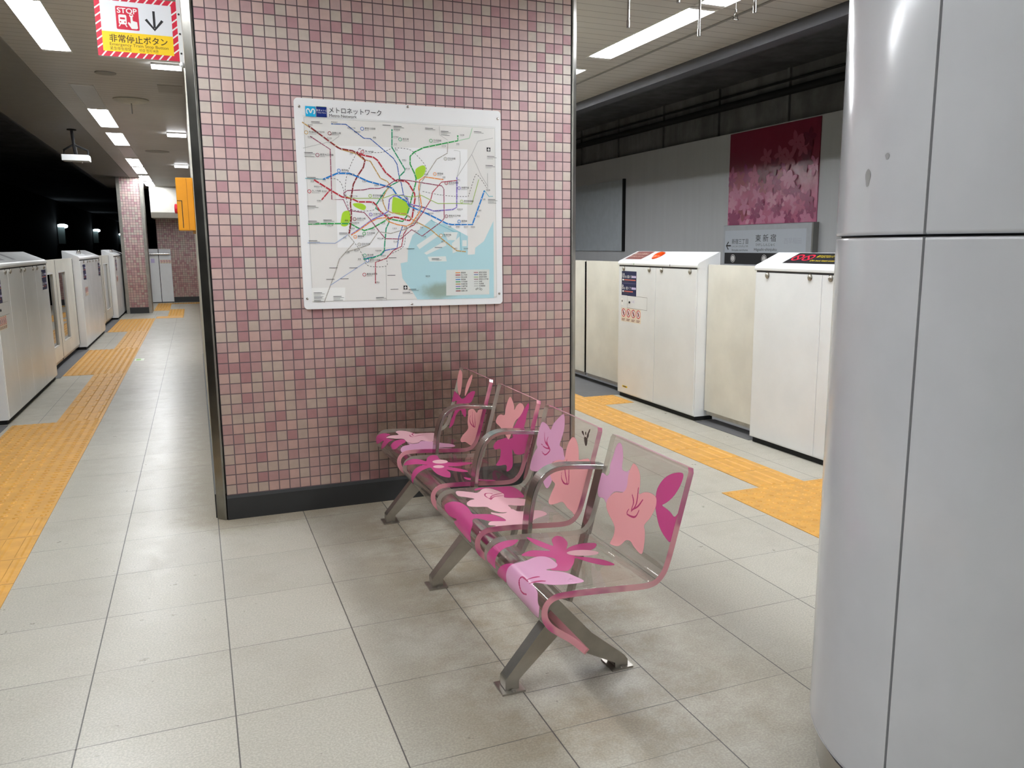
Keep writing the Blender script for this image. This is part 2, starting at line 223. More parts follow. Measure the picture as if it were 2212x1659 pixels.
# network map drawing (mm on the wall)
MAPD = {"L":[["mita",5,[[579,1902],[648,1904],[732,1843],[763,1843],[874,1754],[891,1726],[897,1683],[901,1663],[910,1630],[919,1576],[943,1547],[948,1522]]],["mita",5,[[909,1425],[889,1375],[877,1315],[818,1305],[797,1283],[757,1273],[707,1264]]],["namboku",7,[[871,1893],[868,1807],[930,1703],[927,1693],[901,1668],[898,1644],[855,1623],[818,1583],[781,1529],[778,1510],[800,1495],[834,1476],[843,1447],[825,1412],[821,1373],[817,1350],[813,1305],[792,1283],[757,1269],[707,1261]]],["chiyoda",8,[[1207,1881],[1207,1854],[1154,1842],[1028,1812],[979,1788],[958,1767],[957,1729],[978,1685],[985,1661],[982,1636],[971,1602],[959,1562],[948,1522],[931,1473],[910,1448],[859,1457],[834,1462],[824,1452],[757,1414],[717,1402],[683,1416],[650,1435],[548,1434],[449,1431]]],["pale_green",4,[[1285,1920],[1268,1869],[1207,1854]]],["marunouchi",9,[[693,1776],[726,1763],[775,1755],[794,1742],[832,1685],[880,1646],[931,1646],[946,1635],[975,1587],[977,1562],[959,1468],[946,1453],[930,1455],[885,1467],[864,1469],[844,1462],[829,1471],[815,1483],[795,1500],[781,1524],[767,1539],[747,1541],[693,1540],[660,1556],[616,1562],[560,1594],[487,1639]]],["marunouchi",7,[[560,1594],[518,1546]]],["yurakucho",6,[[445,1903],[621,1786],[693,1769],[725,1743],[759,1736],[806,1656],[840,1642],[854,1621],[834,1598],[812,1559],[816,1535],[830,1501],[860,1489],[926,1487],[961,1458],[997,1439],[1048,1414],[1090,1379],[1190,1302],[1239,1297]]],["fukutoshin",8,[[472,1888],[603,1795],[617,1789],[674,1782],[697,1771],[726,1749],[733,1739],[724,1706],[693,1662],[672,1623],[663,1580],[654,1532],[657,1484],[655,1455],[643,1387]]],["tozai",9,[[530,1643],[597,1673],[655,1675],[703,1657],[746,1639],[839,1618],[864,1609],[888,1573],[933,1547],[945,1525],[1040,1487],[1139,1440],[1166,1435],[1277,1436],[1346,1611]]],["teal",4,[[446,1645],[530,1643]]],["teal",4,[[1346,1611],[1370,1581],[1392,1582]]],["hanzomon",7,[[1198,1673],[1194,1522],[1173,1511],[1072,1502],[1020,1519],[969,1530],[943,1537],[934,1571],[914,1578],[868,1572],[847,1555],[838,1496],[814,1481],[759,1456],[703,1416],[652,1382]]],["ginza",6,[[1126,1659],[1029,1670],[1003,1652],[997,1612],[1010,1523],[993,1488],[955,1438],[929,1425],[884,1432],[838,1447],[824,1466],[784,1461],[743,1441],[703,1411],[652,1379]]],["oedo",5,[[478,1840],[569,1784],[566,1549],[621,1550],[643,1498],[720,1489],[749,1456],[787,1402],[820,1363],[897,1361],[955,1408],[1008,1376],[1115,1452],[1126,1467],[1128,1613],[1117,1628],[941,1650],[891,1653],[870,1643],[839,1622],[799,1607],[754,1606],[720,1598],[642,1593],[624,1581],[631,1560]]],["asakusa",5,[[762,1141],[766,1246],[822,1266],[859,1305],[901,1325],[913,1385],[934,1415],[966,1430],[1009,1486],[1057,1556],[1069,1596],[1117,1647],[1197,1657]]],["shinjuku",4,[[636,1565],[660,1556],[738,1558],[812,1559],[868,1580],[959,1569],[1011,1578],[1063,1554],[1094,1540],[1195,1542],[1276,1541],[1316,1666]]],["hibiya",5,[[1154,1839],[1150,1790],[1094,1758],[1045,1688],[1008,1637],[995,1568],[1003,1489],[982,1458],[934,1413],[847,1388],[786,1397],[739,1333],[679,1313],[629,1299]]],["hibiya",5,[[638,1379],[666,1345],[589,1262],[567,1199],[507,1053]]],["pale_blue",4,[[442,1342],[573,1340],[633,1379]]],["pale_blue",4,[[716,1247],[540,1136]]],["grey",2.5,[[1111,1920],[1113,1877],[1154,1854]]],["grey",2.5,[[443,1784],[580,1822],[614,1847]]],["grey",3,[[1198,1673],[1280,1790],[1314,1857],[1396,1876]]],["grey",3,[[1280,1790],[1328,1687],[1365,1632]]],["grey",2.5,[[818,1228],[815,1055]]],["grey",2.5,[[1363,1698],[1364,1617]]],["grey",2.5,[[1185,1806],[1216,1803],[1218,1743],[1198,1673]]],["teal",3,[[1055,1456],[1170,1402],[1208,1397],[1214,1302]]]],"D":[[[708,1795],[667,1723],[639,1651],[632,1579],[643,1517],[651,1459],[638,1382]],[[708,1795],[761,1779],[820,1781],[871,1802],[936,1803],[976,1788],[1036,1722],[1029,1677],[1002,1612],[994,1513],[966,1438],[924,1413]],[[642,1374],[679,1325],[707,1276],[730,1229],[821,1228],[827,1276],[911,1325],[921,1415]],[[534,1645],[587,1647],[614,1626],[627,1579]],[[657,1503],[696,1496],[760,1500],[781,1515]],[[1017,1598],[1126,1581],[1244,1578],[1261,1589],[1295,1681],[1311,1686],[1343,1647],[1359,1622]]],"P":{"green":[[[865,1563],[880,1565],[928,1547],[943,1522],[931,1478],[865,1489],[858,1516]],[[984,1705],[1021,1726],[1036,1712],[1024,1677],[993,1656],[986,1671]],[[668,1532],[707,1533],[729,1519],[721,1501],[697,1506],[673,1518]],[[618,1490],[647,1495],[651,1459],[635,1425],[606,1425],[607,1459]]],"sea":[[[893,1240],[929,1247],[934,1315],[959,1380],[1060,1461],[1081,1437],[1123,1442],[1251,1377],[1249,1281],[1288,1283],[1291,1317],[1339,1351],[1393,1455],[1391,1053],[975,1055],[950,1097],[901,1164]]],"land":[[[978,1330],[1080,1396],[1095,1378],[993,1311]],[[1016,1291],[1124,1351],[1137,1330],[1029,1282]],[[1122,1396],[1197,1397],[1186,1356],[1143,1356]],[[1164,1340],[1208,1376],[1206,1304],[1168,1289]],[[1034,1272],[1130,1274],[1135,1248],[1044,1248]],[[1221,1356],[1245,1356],[1245,1325],[1220,1325]]],"legend":[[[1131,1204],[1367,1204],[1365,1072],[1128,1072]]],"white":[[[451,1125],[612,1124],[609,1059],[447,1059]]],"centre":[[[593,1802],[1257,1814],[1247,1318],[584,1319]]]},"B":[[725,1887,"mita","I","都営三田線"],[910,1846,"namboku","N","南北線"],[1066,1847,"chiyoda","C","千代田線"],[461,1857,"yurakucho","Y","有楽町線"],[569,1858,"fukutoshin","F","副都心線"],[508,1755,"oedo","E","都営大江戸線"],[722,1778,"marunouchi","M","丸ノ内線"],[605,1686,"tozai","T","東西線"],[462,1585,"marunouchi","M","丸ノ内線"],[752,1570,"shinjuku","S","都営新宿線"],[1082,1685,"ginza","G","銀座線"],[1141,1642,"asakusa","A","都営浅草線"],[1208,1619,"hanzomon","Z","半蔵門線"],[1221,1552,"shinjuku","S","都営新宿線"],[751,1480,"hanzomon","Z","半蔵門線"],[671,1457,"fukutoshin","F","副都心線"],[1138,1477,"oedo","E","都営大江戸線"],[1205,1451,"tozai","T","東西線"],[715,1387,"chiyoda","C","千代田線"],[671,1371,"ginza","G","銀座線"],[1107,1380,"yurakucho","Y","有楽町線"],[689,1334,"hibiya","H","日比谷線"],[1139,1762,"hibiya","H","日比谷線"],[714,1280,"namboku","N","南北線"],[726,1255,"mita","I","都営三田線"],[708,1186,"asakusa","A","都営浅草線"]],"S":[[668,1768,"池袋"],[629,1570,"新宿"],[670,1566,"新宿三丁目"],[620,1367,"渋谷"],[658,1411,"表参道"],[840,1480,"永田町"],[953,1525,"大手町"],[968,1503,"東京"],[981,1441,"銀座"],[941,1473,"日比谷"],[906,1649,"後楽園"],[844,1616,"飯田橋"],[807,1549,"市ケ谷"],[771,1531,"四ツ谷"],[1040,1682,"上野"],[1129,1670,"浅草"],[1132,1824,"北千住"],[1206,1837,"綾瀬"],[1229,1882,"北綾瀬"],[894,1890,"赤羽岩淵"],[887,1856,"王子神谷"],[886,1822,"王子"],[890,1796,"駒込"],[927,1747,"本駒込"],[943,1706,"東大前"],[594,1909,"西高島平"],[673,1887,"志村三丁目"],[701,1870,"板橋本町"],[783,1848,"巣鴨"],[481,1891,"和光市"],[526,1861,"地下鉄赤塚"],[567,1835,"氷川台"],[478,1836,"光が丘"],[534,1640,"中野"],[478,1632,"荻窪"],[504,1607,"南阿佐ケ谷"],[532,1586,"新中野"],[506,1541,"方南町"],[664,1670,"高田馬場"],[726,1639,"早稲田"],[785,1621,"神楽坂"],[933,1557,"九段下"],[1015,1519,"三越前"],[1056,1489,"門前仲町"],[1155,1425,"木場"],[1198,1423,"東陽町"],[1241,1423,"南砂町"],[1279,1423,"西葛西"],[1308,1478,"葛西"],[1319,1508,"浦安"],[1342,1565,"妙典"],[1365,1612,"西船橋"],[1210,1512,"清澄白河"],[1093,1502,"水天宮前"],[1208,1660,"押上"],[1116,1348,"豊洲"],[1185,1313,"辰巳"],[1239,1312,"新木場"],[548,1425,"代々木上原"],[631,1449,"原宿"],[674,1438,"明治神宮前"],[757,1407,"乃木坂"],[813,1439,"赤坂"],[868,1413,"六本木"],[924,1418,"新橋"],[1007,1419,"築地"],[795,1363,"麻布十番"],[629,1294,"中目黒"],[674,1304,"恵比寿"],[687,1262,"目黒"],[783,1303,"白金高輪"],[772,1146,"西馬込"],[871,1348,"芝公園"],[897,1375,"大門"],[980,1401,"勝どき"],[1021,1373,"月島"],[1032,1173,"東京湾"],[807,1278,"泉岳寺"]],"A":[[1371,1818],[914,1118]],"N":[[486,1907,2],[447,1765,4],[455,1650,2],[449,1516,3],[450,1445,3],[521,1451,3],[448,1352,3],[879,1908,3],[1038,1907,2],[1118,1896,4],[1293,1903,2],[825,1910,1],[1362,1784,3],[1353,1738,3],[1364,1566,4],[459,1101,8],[552,1081,4],[762,1071,3],[930,1108,2],[898,1093,2],[594,1389,2],[522,1165,1],[590,1167,1],[636,1220,1],[539,1221,1],[832,1268,1],[824,1181,1],[837,1110,1],[1055,1262,2],[1072,1319,1],[926,1313,1]]}
# ------------------------------------------------------------------ materials
TP = .05            # mosaic pitch
def mosaic():
    t = NT('pink_mosaic_tile'); p, x, y, z = t.pos()
    u = t.math('DIVIDE', t.math('ADD', x, t.math('MULTIPLY', y, 1.0)), TP); w = t.math('DIVIDE', t.math('SUBTRACT', z, .1235), TP)
    cu = t.math('FLOOR', u); cw = t.math('FLOOR', w); fu = t.math('FRACT', u); fw = t.math('FRACT', w)
    # tiles stand on faces of constant x or constant y: x + y runs along either of them
    g = .046
    eu = t.math('MINIMUM', fu, t.math('SUBTRACT', 1., fu)); ew = t.math('MINIMUM', fw, t.math('SUBTRACT', 1., fw))
    e = t.math('MINIMUM', eu, ew); tile = t.ramp(e, g - .015, g + .02)
    wn = t.n('ShaderNodeTexWhiteNoise', noise_dimensions='3D'); t.put(wn.inputs['Vector'], t.vec(cu, cw, 3.))
    cr = t.n('ShaderNodeValToRGB'); cr.color_ramp.interpolation = 'CONSTANT'
    els = cr.color_ramp.elements; els[0].position = 0; els[0].color = (*lin(206, 178, 177), 1); els[1].position = .27; els[1].color = (*lin(217, 190, 184), 1)
    for ps, c in ((.52, lin(209, 197, 187)), (.76, lin(194, 153, 158)), (.90, lin(200, 166, 168))):
        k = els.new(ps); k.color = (*c, 1)
    t.put(cr.inputs[0], wn.outputs['Value'])
    n1 = t.noise(p, 26., 4); var = t.ramp(n1, .25, .8, .93, 1.04)
    c = t.mix(1., cr.outputs[0], t.vec(var, var, var), 'MULTIPLY')
    # grease rubbed into the tiles by people leaning back behind the bench end, and a browner, darker tone towards the bottom
    dx = t.math('DIVIDE', t.math('SUBTRACT', x, 1.05), .62); dz = t.math('DIVIDE', t.math('SUBTRACT', z, .42), .54)
    d = t.math('SQRT', t.math('ADD', t.math('MULTIPLY', dx, dx), t.math('MULTIPLY', dz, dz)))
    n2 = t.noise(p, 5., 6, .65); n3 = t.noise(p, 40., 4, .7)
    stain = t.math('MULTIPLY', t.ramp(t.math('ADD', d, t.math('MULTIPLY', t.math('SUBTRACT', n2, .5), .9)), 1.2, .35, 0., .92), t.ramp(y, .5, .2))
    brown_tone = t.math('MULTIPLY', t.ramp(t.math('ADD', z, t.math('MULTIPLY', t.math('SUBTRACT', n2, .5), .5)), 1.75, .45), .85)
    c = t.mix(brown_tone, c, t.mix(1., c, (.60, .49, .44), 'MULTIPLY'))
    c = t.mix(t.math('MULTIPLY', stain, t.ramp(n3, .2, .7, .8, 1.)), c, t.mix(1., c, (.27, .22, .18), 'MULTIPLY'))
    grout = t.mix(stain, (.13, .092, .102), (.03, .024, .02))
    c = t.mix(tile, grout, c)
    rg = t.mix(tile, (.8,) * 3, (.32,) * 3)
    return t.done(t.bsdf(c, rg, 0, .4, bump=tile, bstr=.5, bdist=.0015))
FX0, FDX, FY0, FDY = -.4448, .4003, -.1333, .428
def terrazzo():
    t = NT('terrazzo_floor_tile'); p, x, y, z = t.pos()
    u = t.math('DIVIDE', t.math('SUBTRACT', x, FX0), FDX); v = t.math('DIVIDE', t.math('SUBTRACT', y, FY0), FDY)
    fu = t.math('FRACT', u); fv = t.math('FRACT', v); cu = t.math('FLOOR', u)
    half = t.math('MULTIPLY', t.math('COMPARE', cu, 3., .1), 1.)
    fv2 = t.math('FRACT', t.math('MULTIPLY', v, 2.))
    eu = t.math('MULTIPLY', t.math('MINIMUM', fu, t.math('SUBTRACT', 1., fu)), FDX)
    ev = t.math('MULTIPLY', t.math('MINIMUM', fv, t.math('SUBTRACT', 1., fv)), FDY)
    ev2 = t.math('MULTIPLY', t.math('MINIMUM', fv2, t.math('SUBTRACT', 1., fv2)), FDY / 2)
    evv = t.math('ADD', t.math('MULTIPLY', half, ev2), t.math('MULTIPLY', t.math('SUBTRACT', 1., half), ev))
    jl = t.ramp(eu, .0026, .0012); jt = t.ramp(evv, .0020, .0008)
    nl = t.noise(p, 3., 3); jt = t.math('MULTIPLY', jt, t.ramp(nl, .3, .62, .35, .95))
    joint = t.math('MAXIMUM', t.math('MULTIPLY', jl, .93), jt)
    wn = t.n('ShaderNodeTexWhiteNoise', noise_dimensions='3D'); t.put(wn.inputs['Vector'], t.vec(cu, t.math('FLOOR', v), 1.))
    ks = t.n('ShaderNodeTexVoronoi'); t.put(ks.inputs['Vector'], p); ks.inputs['Scale'].default_value = 210
    n1 = t.noise(p, 160., 2); sp = t.ramp(n1, .35, .68, .86, 1.08); tv = t.math('MULTIPLY_ADD', wn.outputs['Value'], .07, .965)
    sp = t.math('MULTIPLY', sp, tv)
    c = t.mix(t.ramp(ks.outputs['Distance'], .1, .5), (.45, .430, .364), (.405, .386, .332))
    c = t.mix(1., c, t.vec(sp, sp, sp), 'MULTIPLY')
    # brown scuffed dirt where people sit and put their feet, and along the skirting
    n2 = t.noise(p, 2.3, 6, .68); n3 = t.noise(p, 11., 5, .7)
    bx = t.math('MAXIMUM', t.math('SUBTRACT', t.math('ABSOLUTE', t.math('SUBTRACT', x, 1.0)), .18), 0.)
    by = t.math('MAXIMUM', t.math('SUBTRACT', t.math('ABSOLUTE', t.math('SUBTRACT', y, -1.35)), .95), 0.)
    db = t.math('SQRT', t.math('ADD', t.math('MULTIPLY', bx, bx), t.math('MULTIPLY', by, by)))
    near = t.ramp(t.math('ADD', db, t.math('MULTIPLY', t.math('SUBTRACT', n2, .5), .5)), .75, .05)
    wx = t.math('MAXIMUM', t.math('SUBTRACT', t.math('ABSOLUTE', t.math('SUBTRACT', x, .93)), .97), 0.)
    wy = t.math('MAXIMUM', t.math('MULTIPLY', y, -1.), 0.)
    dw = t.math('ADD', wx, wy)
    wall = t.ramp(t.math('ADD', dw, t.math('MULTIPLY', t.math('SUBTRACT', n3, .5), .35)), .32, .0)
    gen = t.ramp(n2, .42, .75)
    brown_tone = t.math('MAXIMUM', t.math('MULTIPLY', near, t.ramp(n2, .32, .66, .12, 1.)), t.math('MULTIPLY', wall, .85))
    brown_tone = t.math('MAXIMUM', brown_tone, t.math('MULTIPLY', gen, .22))
    c = t.mix(t.math('MULTIPLY', brown_tone, .85), c, t.mix(1., c, (.50, .41, .31), 'MULTIPLY'))
    spot = t.ramp(t.noise(p, 27., 2), .735, .775); c = t.mix(t.math('MULTIPLY', spot, .5), c, (.10, .09, .075))
    c = t.mix(joint, c, (.05, .046, .045))
    rg = t.math('ADD', t.math('MULTIPLY', brown_tone, .2), t.ramp(n3, .3, .7, .27, .37))
    return t.done(t.bsdf(c, rg, 0, .34, bump=t.math('SUBTRACT', 1., joint), bstr=.3, bdist=.001))
def louvre():
    t = NT('ceiling_louvre_panel'); p, x, y, z = t.pos()
    f = t.math('FRACT', t.math('DIVIDE', y, .118)); slot = t.ramp(f, .075, .05)
    n = t.noise(p, 1.5, 4); k = t.ramp(n, .25, .75, .9, 1.03)
    c = t.mix(1., (.50, .485, .465), t.vec(k, k, k), 'MULTIPLY'); c = t.mix(t.math('MULTIPLY', slot, .72), c, (.10, .095, .09))
    return t.done(t.bsdf(c, .38, 0, .4))
def concrete(name, col):
    t = NT(name); p, x, y, z = t.pos(); n = t.noise(p, 2.2, 6, .65); k = t.ramp(n, .25, .8, .7, 1.15)
    st = t.noise(t.vec(t.math('MULTIPLY', x, 5.), t.math('MULTIPLY', y, 5.), t.math('MULTIPLY', z, .5)), 1., 4); k2 = t.math('MULTIPLY', k, t.ramp(st, .3, .7, .8, 1.08))
    return t.done(t.bsdf(t.mix(1., col, t.vec(k2, k2, k2), 'MULTIPLY'), .85, 0, .2))
def wall_panel():
    t = NT('glossy_track_wall_panel'); p, x, y, z = t.pos()
    st = t.noise(t.vec(0., t.math('MULTIPLY', y, 9.), t.math('MULTIPLY', z, .6)), 1., 4)
    k = t.ramp(st, .3, .7, .97, 1.02)
    return t.done(t.bsdf(t.mix(1., (.47, .48, .50), t.vec(k, k, k), 'MULTIPLY'), .36, 0, .3, bump=st, bstr=.04, bdist=.01))
def poster_art():
    t = NT('azalea_wall_print'); p, x, y, z = t.pos()
    v = t.math('DIVIDE', t.math('SUBTRACT', z, 1.59), 1.18); u = t.math('DIVIDE', t.math('SUBTRACT', y, 3.4), 1.71)
    n = t.noise(p, 5., 5, .6); base = t.mix(t.ramp(t.math('ADD', v, t.math('MULTIPLY', t.math('SUBTRACT', n, .5), .35)), .62, .12), lin(126, 44, 64), lin(196, 112, 146))
    c = base
    st = t.noise(t.vec(0., t.math('MULTIPLY', y, 30.), t.math('MULTIPLY', z, 1.2)), 1., 3)
    return t.done(t.bsdf(c, .2, 0, .5, bump=st, bstr=.25, bdist=.01))
def facing_gloss(t, base):
    lw = t.n('ShaderNodeLayerWeight'); lw.inputs[0].default_value = .5
    return t.math('MULTIPLY_ADD', t.math('POWER', lw.outputs['Facing'], 5.), 1. - base, base, True)
def acrylic(name, tint, edge=None, amount=0.):
    t = NT(name)
    tr = t.n('ShaderNodeBsdfTransparent'); tr.inputs[0].default_value = (*tint, 1)
    gl = t.n('ShaderNodeBsdfGlossy'); gl.inputs['Roughness'].default_value = .04
    fr = facing_gloss(t, .035)
    a = t.n('ShaderNodeMixShader'); t.put(a.inputs[0], fr); t.t.links.new(tr.outputs[0], a.inputs[1]); t.t.links.new(gl.outputs[0], a.inputs[2])
    sh = a.outputs[0]
    if edge:
        p, x, y, z = t.pos(); n = t.noise(t.vec(x, t.math('MULTIPLY', y, .1), z), 7., 2)
        c = t.mix(t.ramp(n, .42, .58), edge, lin(200, 80, 136) if amount > .6 else lin(196, 178, 172)); b = t.bsdf(c, .15, 0, .5)
        m = t.n('ShaderNodeMixShader'); t.put(m.inputs[0], t.math('MULTIPLY', t.ramp(t.noise(p, 4., 2), .3, .5, .65, 1.), amount)); t.t.links.new(sh, m.inputs[1]); t.t.links.new(b, m.inputs[2]); sh = m.outputs[0]
    return t.done(sh)
def printed_acrylic():
    t = NT('acrylic_with_flower_film')
    cols = [('f0', lin(200, 74, 136)), ('f1', lin(226, 168, 202)), ('f3', lin(246, 194, 204)), ('f2', lin(240, 168, 170)), ('f4', lin(186, 62, 110)), ('f5', lin(62, 50, 45))]
    col = None; msk = None
    for nm, c in cols:
        at = t.n('ShaderNodeAttribute', attribute_name=nm, attribute_type='GEOMETRY')
        k = t.ramp(at.outputs['Fac'], .0007, -.0007)
        col = t.mix(k, col if col is not None else c, c); msk = k if msk is None else t.math('MAXIMUM', msk, k)
    b = t.bsdf(col, .22, 0, .5)
    tl = t.n('ShaderNodeBsdfTranslucent'); t.put(tl.inputs[0], col)
    fm = t.n('ShaderNodeMixShader'); fm.inputs[0].default_value = .3; t.t.links.new(b, fm.inputs[1]); t.t.links.new(tl.outputs[0], fm.inputs[2])
    tr = t.n('ShaderNodeBsdfTransparent'); tr.inputs[0].default_value = (.965, .955, .94, 1)
    gl = t.n('ShaderNodeBsdfGlossy'); gl.inputs['Roughness'].default_value = .04
    fr = facing_gloss(t, .035)
    a = t.n('ShaderNodeMixShader'); t.put(a.inputs[0], fr); t.t.links.new(tr.outputs[0], a.inputs[1]); t.t.links.new(gl.outputs[0], a.inputs[2])
    m = t.n('ShaderNodeMixShader'); t.put(m.inputs[0], t.math('MULTIPLY', msk, .96)); t.t.links.new(a.outputs[0], m.inputs[1]); t.t.links.new(fm.outputs[0], m.inputs[2])
    return t.done(m.outputs[0])
def pane():
    t = NT('door_window_glass'); tr = t.n('ShaderNodeBsdfTransparent'); tr.inputs[0].default_value = (.12, .12, .13, 1)
    gl = t.n('ShaderNodeBsdfGlossy'); gl.inputs['Roughness'].default_value = .02
    k = facing_gloss(t, .5)
    a = t.n('ShaderNodeMixShader'); t.put(a.inputs[0], k); t.t.links.new(tr.outputs[0], a.inputs[1]); t.t.links.new(gl.outputs[0], a.inputs[2])
    return t.done(a.outputs[0])

M_TILE = mosaic(); M_FLOOR = terrazzo(); M_CEIL = louvre()
M_CONC = concrete('dark_tunnel_concrete', (.17, .17, .175)); M_UNLIT = concrete('unlit_tunnel_concrete', (.010, .010, .011))  # near-black colour stands in for tunnel parts that little light reaches
M_WPAN = wall_panel(); M_ART = poster_art()
M_ACR = acrylic('clear_acrylic', (.985, .98, .97)); M_EDGE = acrylic('pink_lit_acrylic_edge', (.9, .86, .86), lin(238, 160, 172), .85); M_PRINT = printed_acrylic()  # edge pink paints in the print colour reflected inside the acrylic
M_CLEAR_EDGE = acrylic('clear_edge_highlight', (.9, .9, .86), lin(214, 210, 198), .55); M_PANE = pane()  # whitish colour paints in the bright highlight along the far edges
M_STEEL = plain('brushed_steel', (.46, .44, .40), .34, 1., .5, wear=.12, wscale=14); M_POL = plain('polished_steel', (.52, .50, .47), .2, 1., .5, wear=.1)
M_TRIM = plain('steel_corner_trim', (.34, .33, .30), .36, 1., wear=.2, wscale=6)
M_BLACK = plain('black_skirting', (.022, .023, .024), .45); M_GAP = flat('black_gap', (.008, .008, .009), .8)
M_CREAM = plain('cream_wall_panel', (.50, .47, .38), .5); M_SOFF = plain('off_white_soffit', (.60, .58, .52), .5)
M_GATE = plain('white_enamel', (.75, .765, .775), .26, 0, .5, wear=.05, wscale=3); M_GATED = plain('cream_door_leaf', (.70, .685, .62), .32, wear=.1, wscale=3)
M_COL = plain('grey_white_enamel', (.47, .475, .49), .16, 0, .5, wear=.05, wscale=4); M_CSEAM = flat('dark_panel_seam', (.03, .03, .036), .6)
M_YEL = plain('yellow_tactile_rubber', lin(200, 148, 62), .5, wear=.14, wscale=12); M_PLATE = plain('dark_grey_edge_plate', (.10, .10, .105), .6, wear=.15)
M_WHITE = flat('white_board', (.88, .89, .90), .3); M_CAN = plain('orange_yellow_paint', lin(228, 152, 12), .35)
M_RED = flat('red_print', lin(200, 30, 60), .4); M_ORANGE = flat('orange_lens', lin(214, 74, 24), .2)
M_FASC = plain('dark_fascia', (.03, .03, .038), .5); M_SOFT = plain('grey_side_soffit', (.22, .215, .205), .6)
M_LAMP = emit('fluorescent_tube_glow', (.95, .975, 1.), 62.); M_LAMP2 = emit('short_tube_glow', (.95, .975, 1.), 9.); M_REFL = emit('glowing_trough_reflector', (.95, .975, 1.), 6.); M_OFF = plain('unlit_lamp_diffuser', (.45, .45, .44), .3)
M_TRAF = plain('lamp_trough_white', (.7, .7, .69), .35)
M_NAVY = flat('navy_print', lin(30, 36, 78), .4); M_INK = flat('black_print', (.012, .012, .014), .45); M_PAPER = flat('white_print', (.78, .78, .77), .45)

# ------------------------------------------------------------------ the setting
Y0, Y1 = -8., 18.
b = MB(); b.box(-1.62, 3.56, Y0, Y1, -.12, 0); struct(b.build('floor', M_FLOOR), 'off-white terrazzo tile platform floor with dark joints')
CZ = 2.7
LAMPS_L = [(1.47, 2.87), (4.17, 5.50), (5.52, 6.95), (7.42, 8.82), (9.0, 10.4), (10.62, 12.03), (12.15, 13.56), (13.98, 15.4), (15.6, 16.98)] + [(-1.45 * k + .02, 1.40 - 1.45 * k) for k in range(5)]
LAMPS_R = [(.16, 1.58), (-1.28, .13), (1.93, 3.33)] + [(-2.75 - 1.45 * k, -1.35 - 1.45 * k) for k in range(4)] + [(3.4 + 1.47 * k, 4.8 + 1.47 * k) for k in range(4)]
LXC, RXC, LW = -.862, 2.785, .19
b = MB()
for x0, x1 in ((-1.15, LXC - LW / 2), (LXC + LW / 2, RXC - LW / 2), (RXC + LW / 2, 3.45)): b.box(x0, x1, Y0, Y1, CZ, CZ + .02)
for xc, rows in ((LXC, LAMPS_L), (RXC, LAMPS_R)):
    y = Y0
    for a, c in sorted(rows): b.box(xc - LW / 2, xc + LW / 2, y, a, CZ, CZ + .02); y = c
    b.box(xc - LW / 2, xc + LW / 2, y, Y1, CZ, CZ + .02)
struct(b.build('ceiling', M_CEIL), 'off-white louvred platform ceiling with fine cross grooves')
b = MB(); b.box(-1.80, -1.165, Y0, Y1, CZ + .004, CZ + .06); struct(b.build('ceiling_left', M_SOFT), 'plain grey soffit strip along the left ceiling edge')
b = MB(); b.box(-1.168, -1.147, Y0, Y1, CZ - .006, CZ + .05); b.box(3.035, 3.055, Y0, Y1, CZ - .006, CZ); struct(b.build('trim_1', M_SOFT), 'thin grey joint strip running along the ceiling')
b = MB(); b.box(3.45, 3.56, Y0, Y1, CZ - .075, 3.42); struct(b.build('trim_2', M_FASC), 'dark fascia along the right ceiling edge')
b = MB(); b.box(-1.86, -1.80, Y0, Y1, CZ - .01, 3.42); struct(b.build('trim_3', M_FASC), 'dark fascia along the left ceiling edge')
# track side on the right
b = MB(); b.box(6.5, 6.6, Y0, 26, -1.2, 2.78); struct(b.build('wall_right', M_WPAN), 'grey glossy panel wall across the right track')
b = MB(); b.box(6.62, 6.8, Y0, 26, 2.6, 3.42)
for k in range(22): b.box(6.585, 6.62, -7.5 + 1.45 * k, -7.46 + 1.45 * k, 2.78, 3.42)
struct(b.build('wall_upper', M_CONC), 'dark ribbed concrete above the grey panel wall')
b = MB(); b.box(-5.7, 6.8, Y0, 80, 3.42, 3.6); struct(b.build('ceiling_tunnel', M_CONC), 'dark concrete tunnel roof over the tracks')
b = MB(); b.tube([(6.5, Y0, 3.13), (6.5, 26, 3.13)], .045, 10); b.tube([(6.56, Y0, 3.27), (6.56, 26, 3.27)], .014, 6); struct(b.build('trim_4', M_GAP), 'black pipe along the upper tunnel wall')
b = MB(); b.box(3.56, 6.8, Y0, 26, -1.3, -1.2); struct(b.build('ground_right', M_UNLIT), 'dark track bed on the right')
b = MB(); b.box(3.50, 3.56, Y0, Y1, -1.2, -.12); b.box(-1.62, -1.56, Y0, Y1, -1.2, -.12); struct(b.build('trim_5', M_UNLIT), 'dark platform edge face above the track bed')
# track side on the left: an unlit tunnel, its darkness put into the black colour
b = MB(); b.box(-5.7, -5.6, Y0, 80, -1.2, 3.42); struct(b.build('wall_left', M_UNLIT), 'black tunnel wall across the left track')
b = MB(); b.box(-5.7, -1.62, Y0, 80, -1.3, -1.2); struct(b.build('ground_left', M_UNLIT), 'black track bed on the left')
b = MB(); b.box(-5.7, -1.0, 79, 79.2, -1.2, 3.42); struct(b.build('wall_tunnel_end', M_UNLIT), 'black far end of the tunnel')
b = MB(); b.box(-1.9, 6.8, Y0 - .1, Y0, -1.2, 3.42); struct(b.build('wall_back', M_CREAM), 'wall behind the camera')

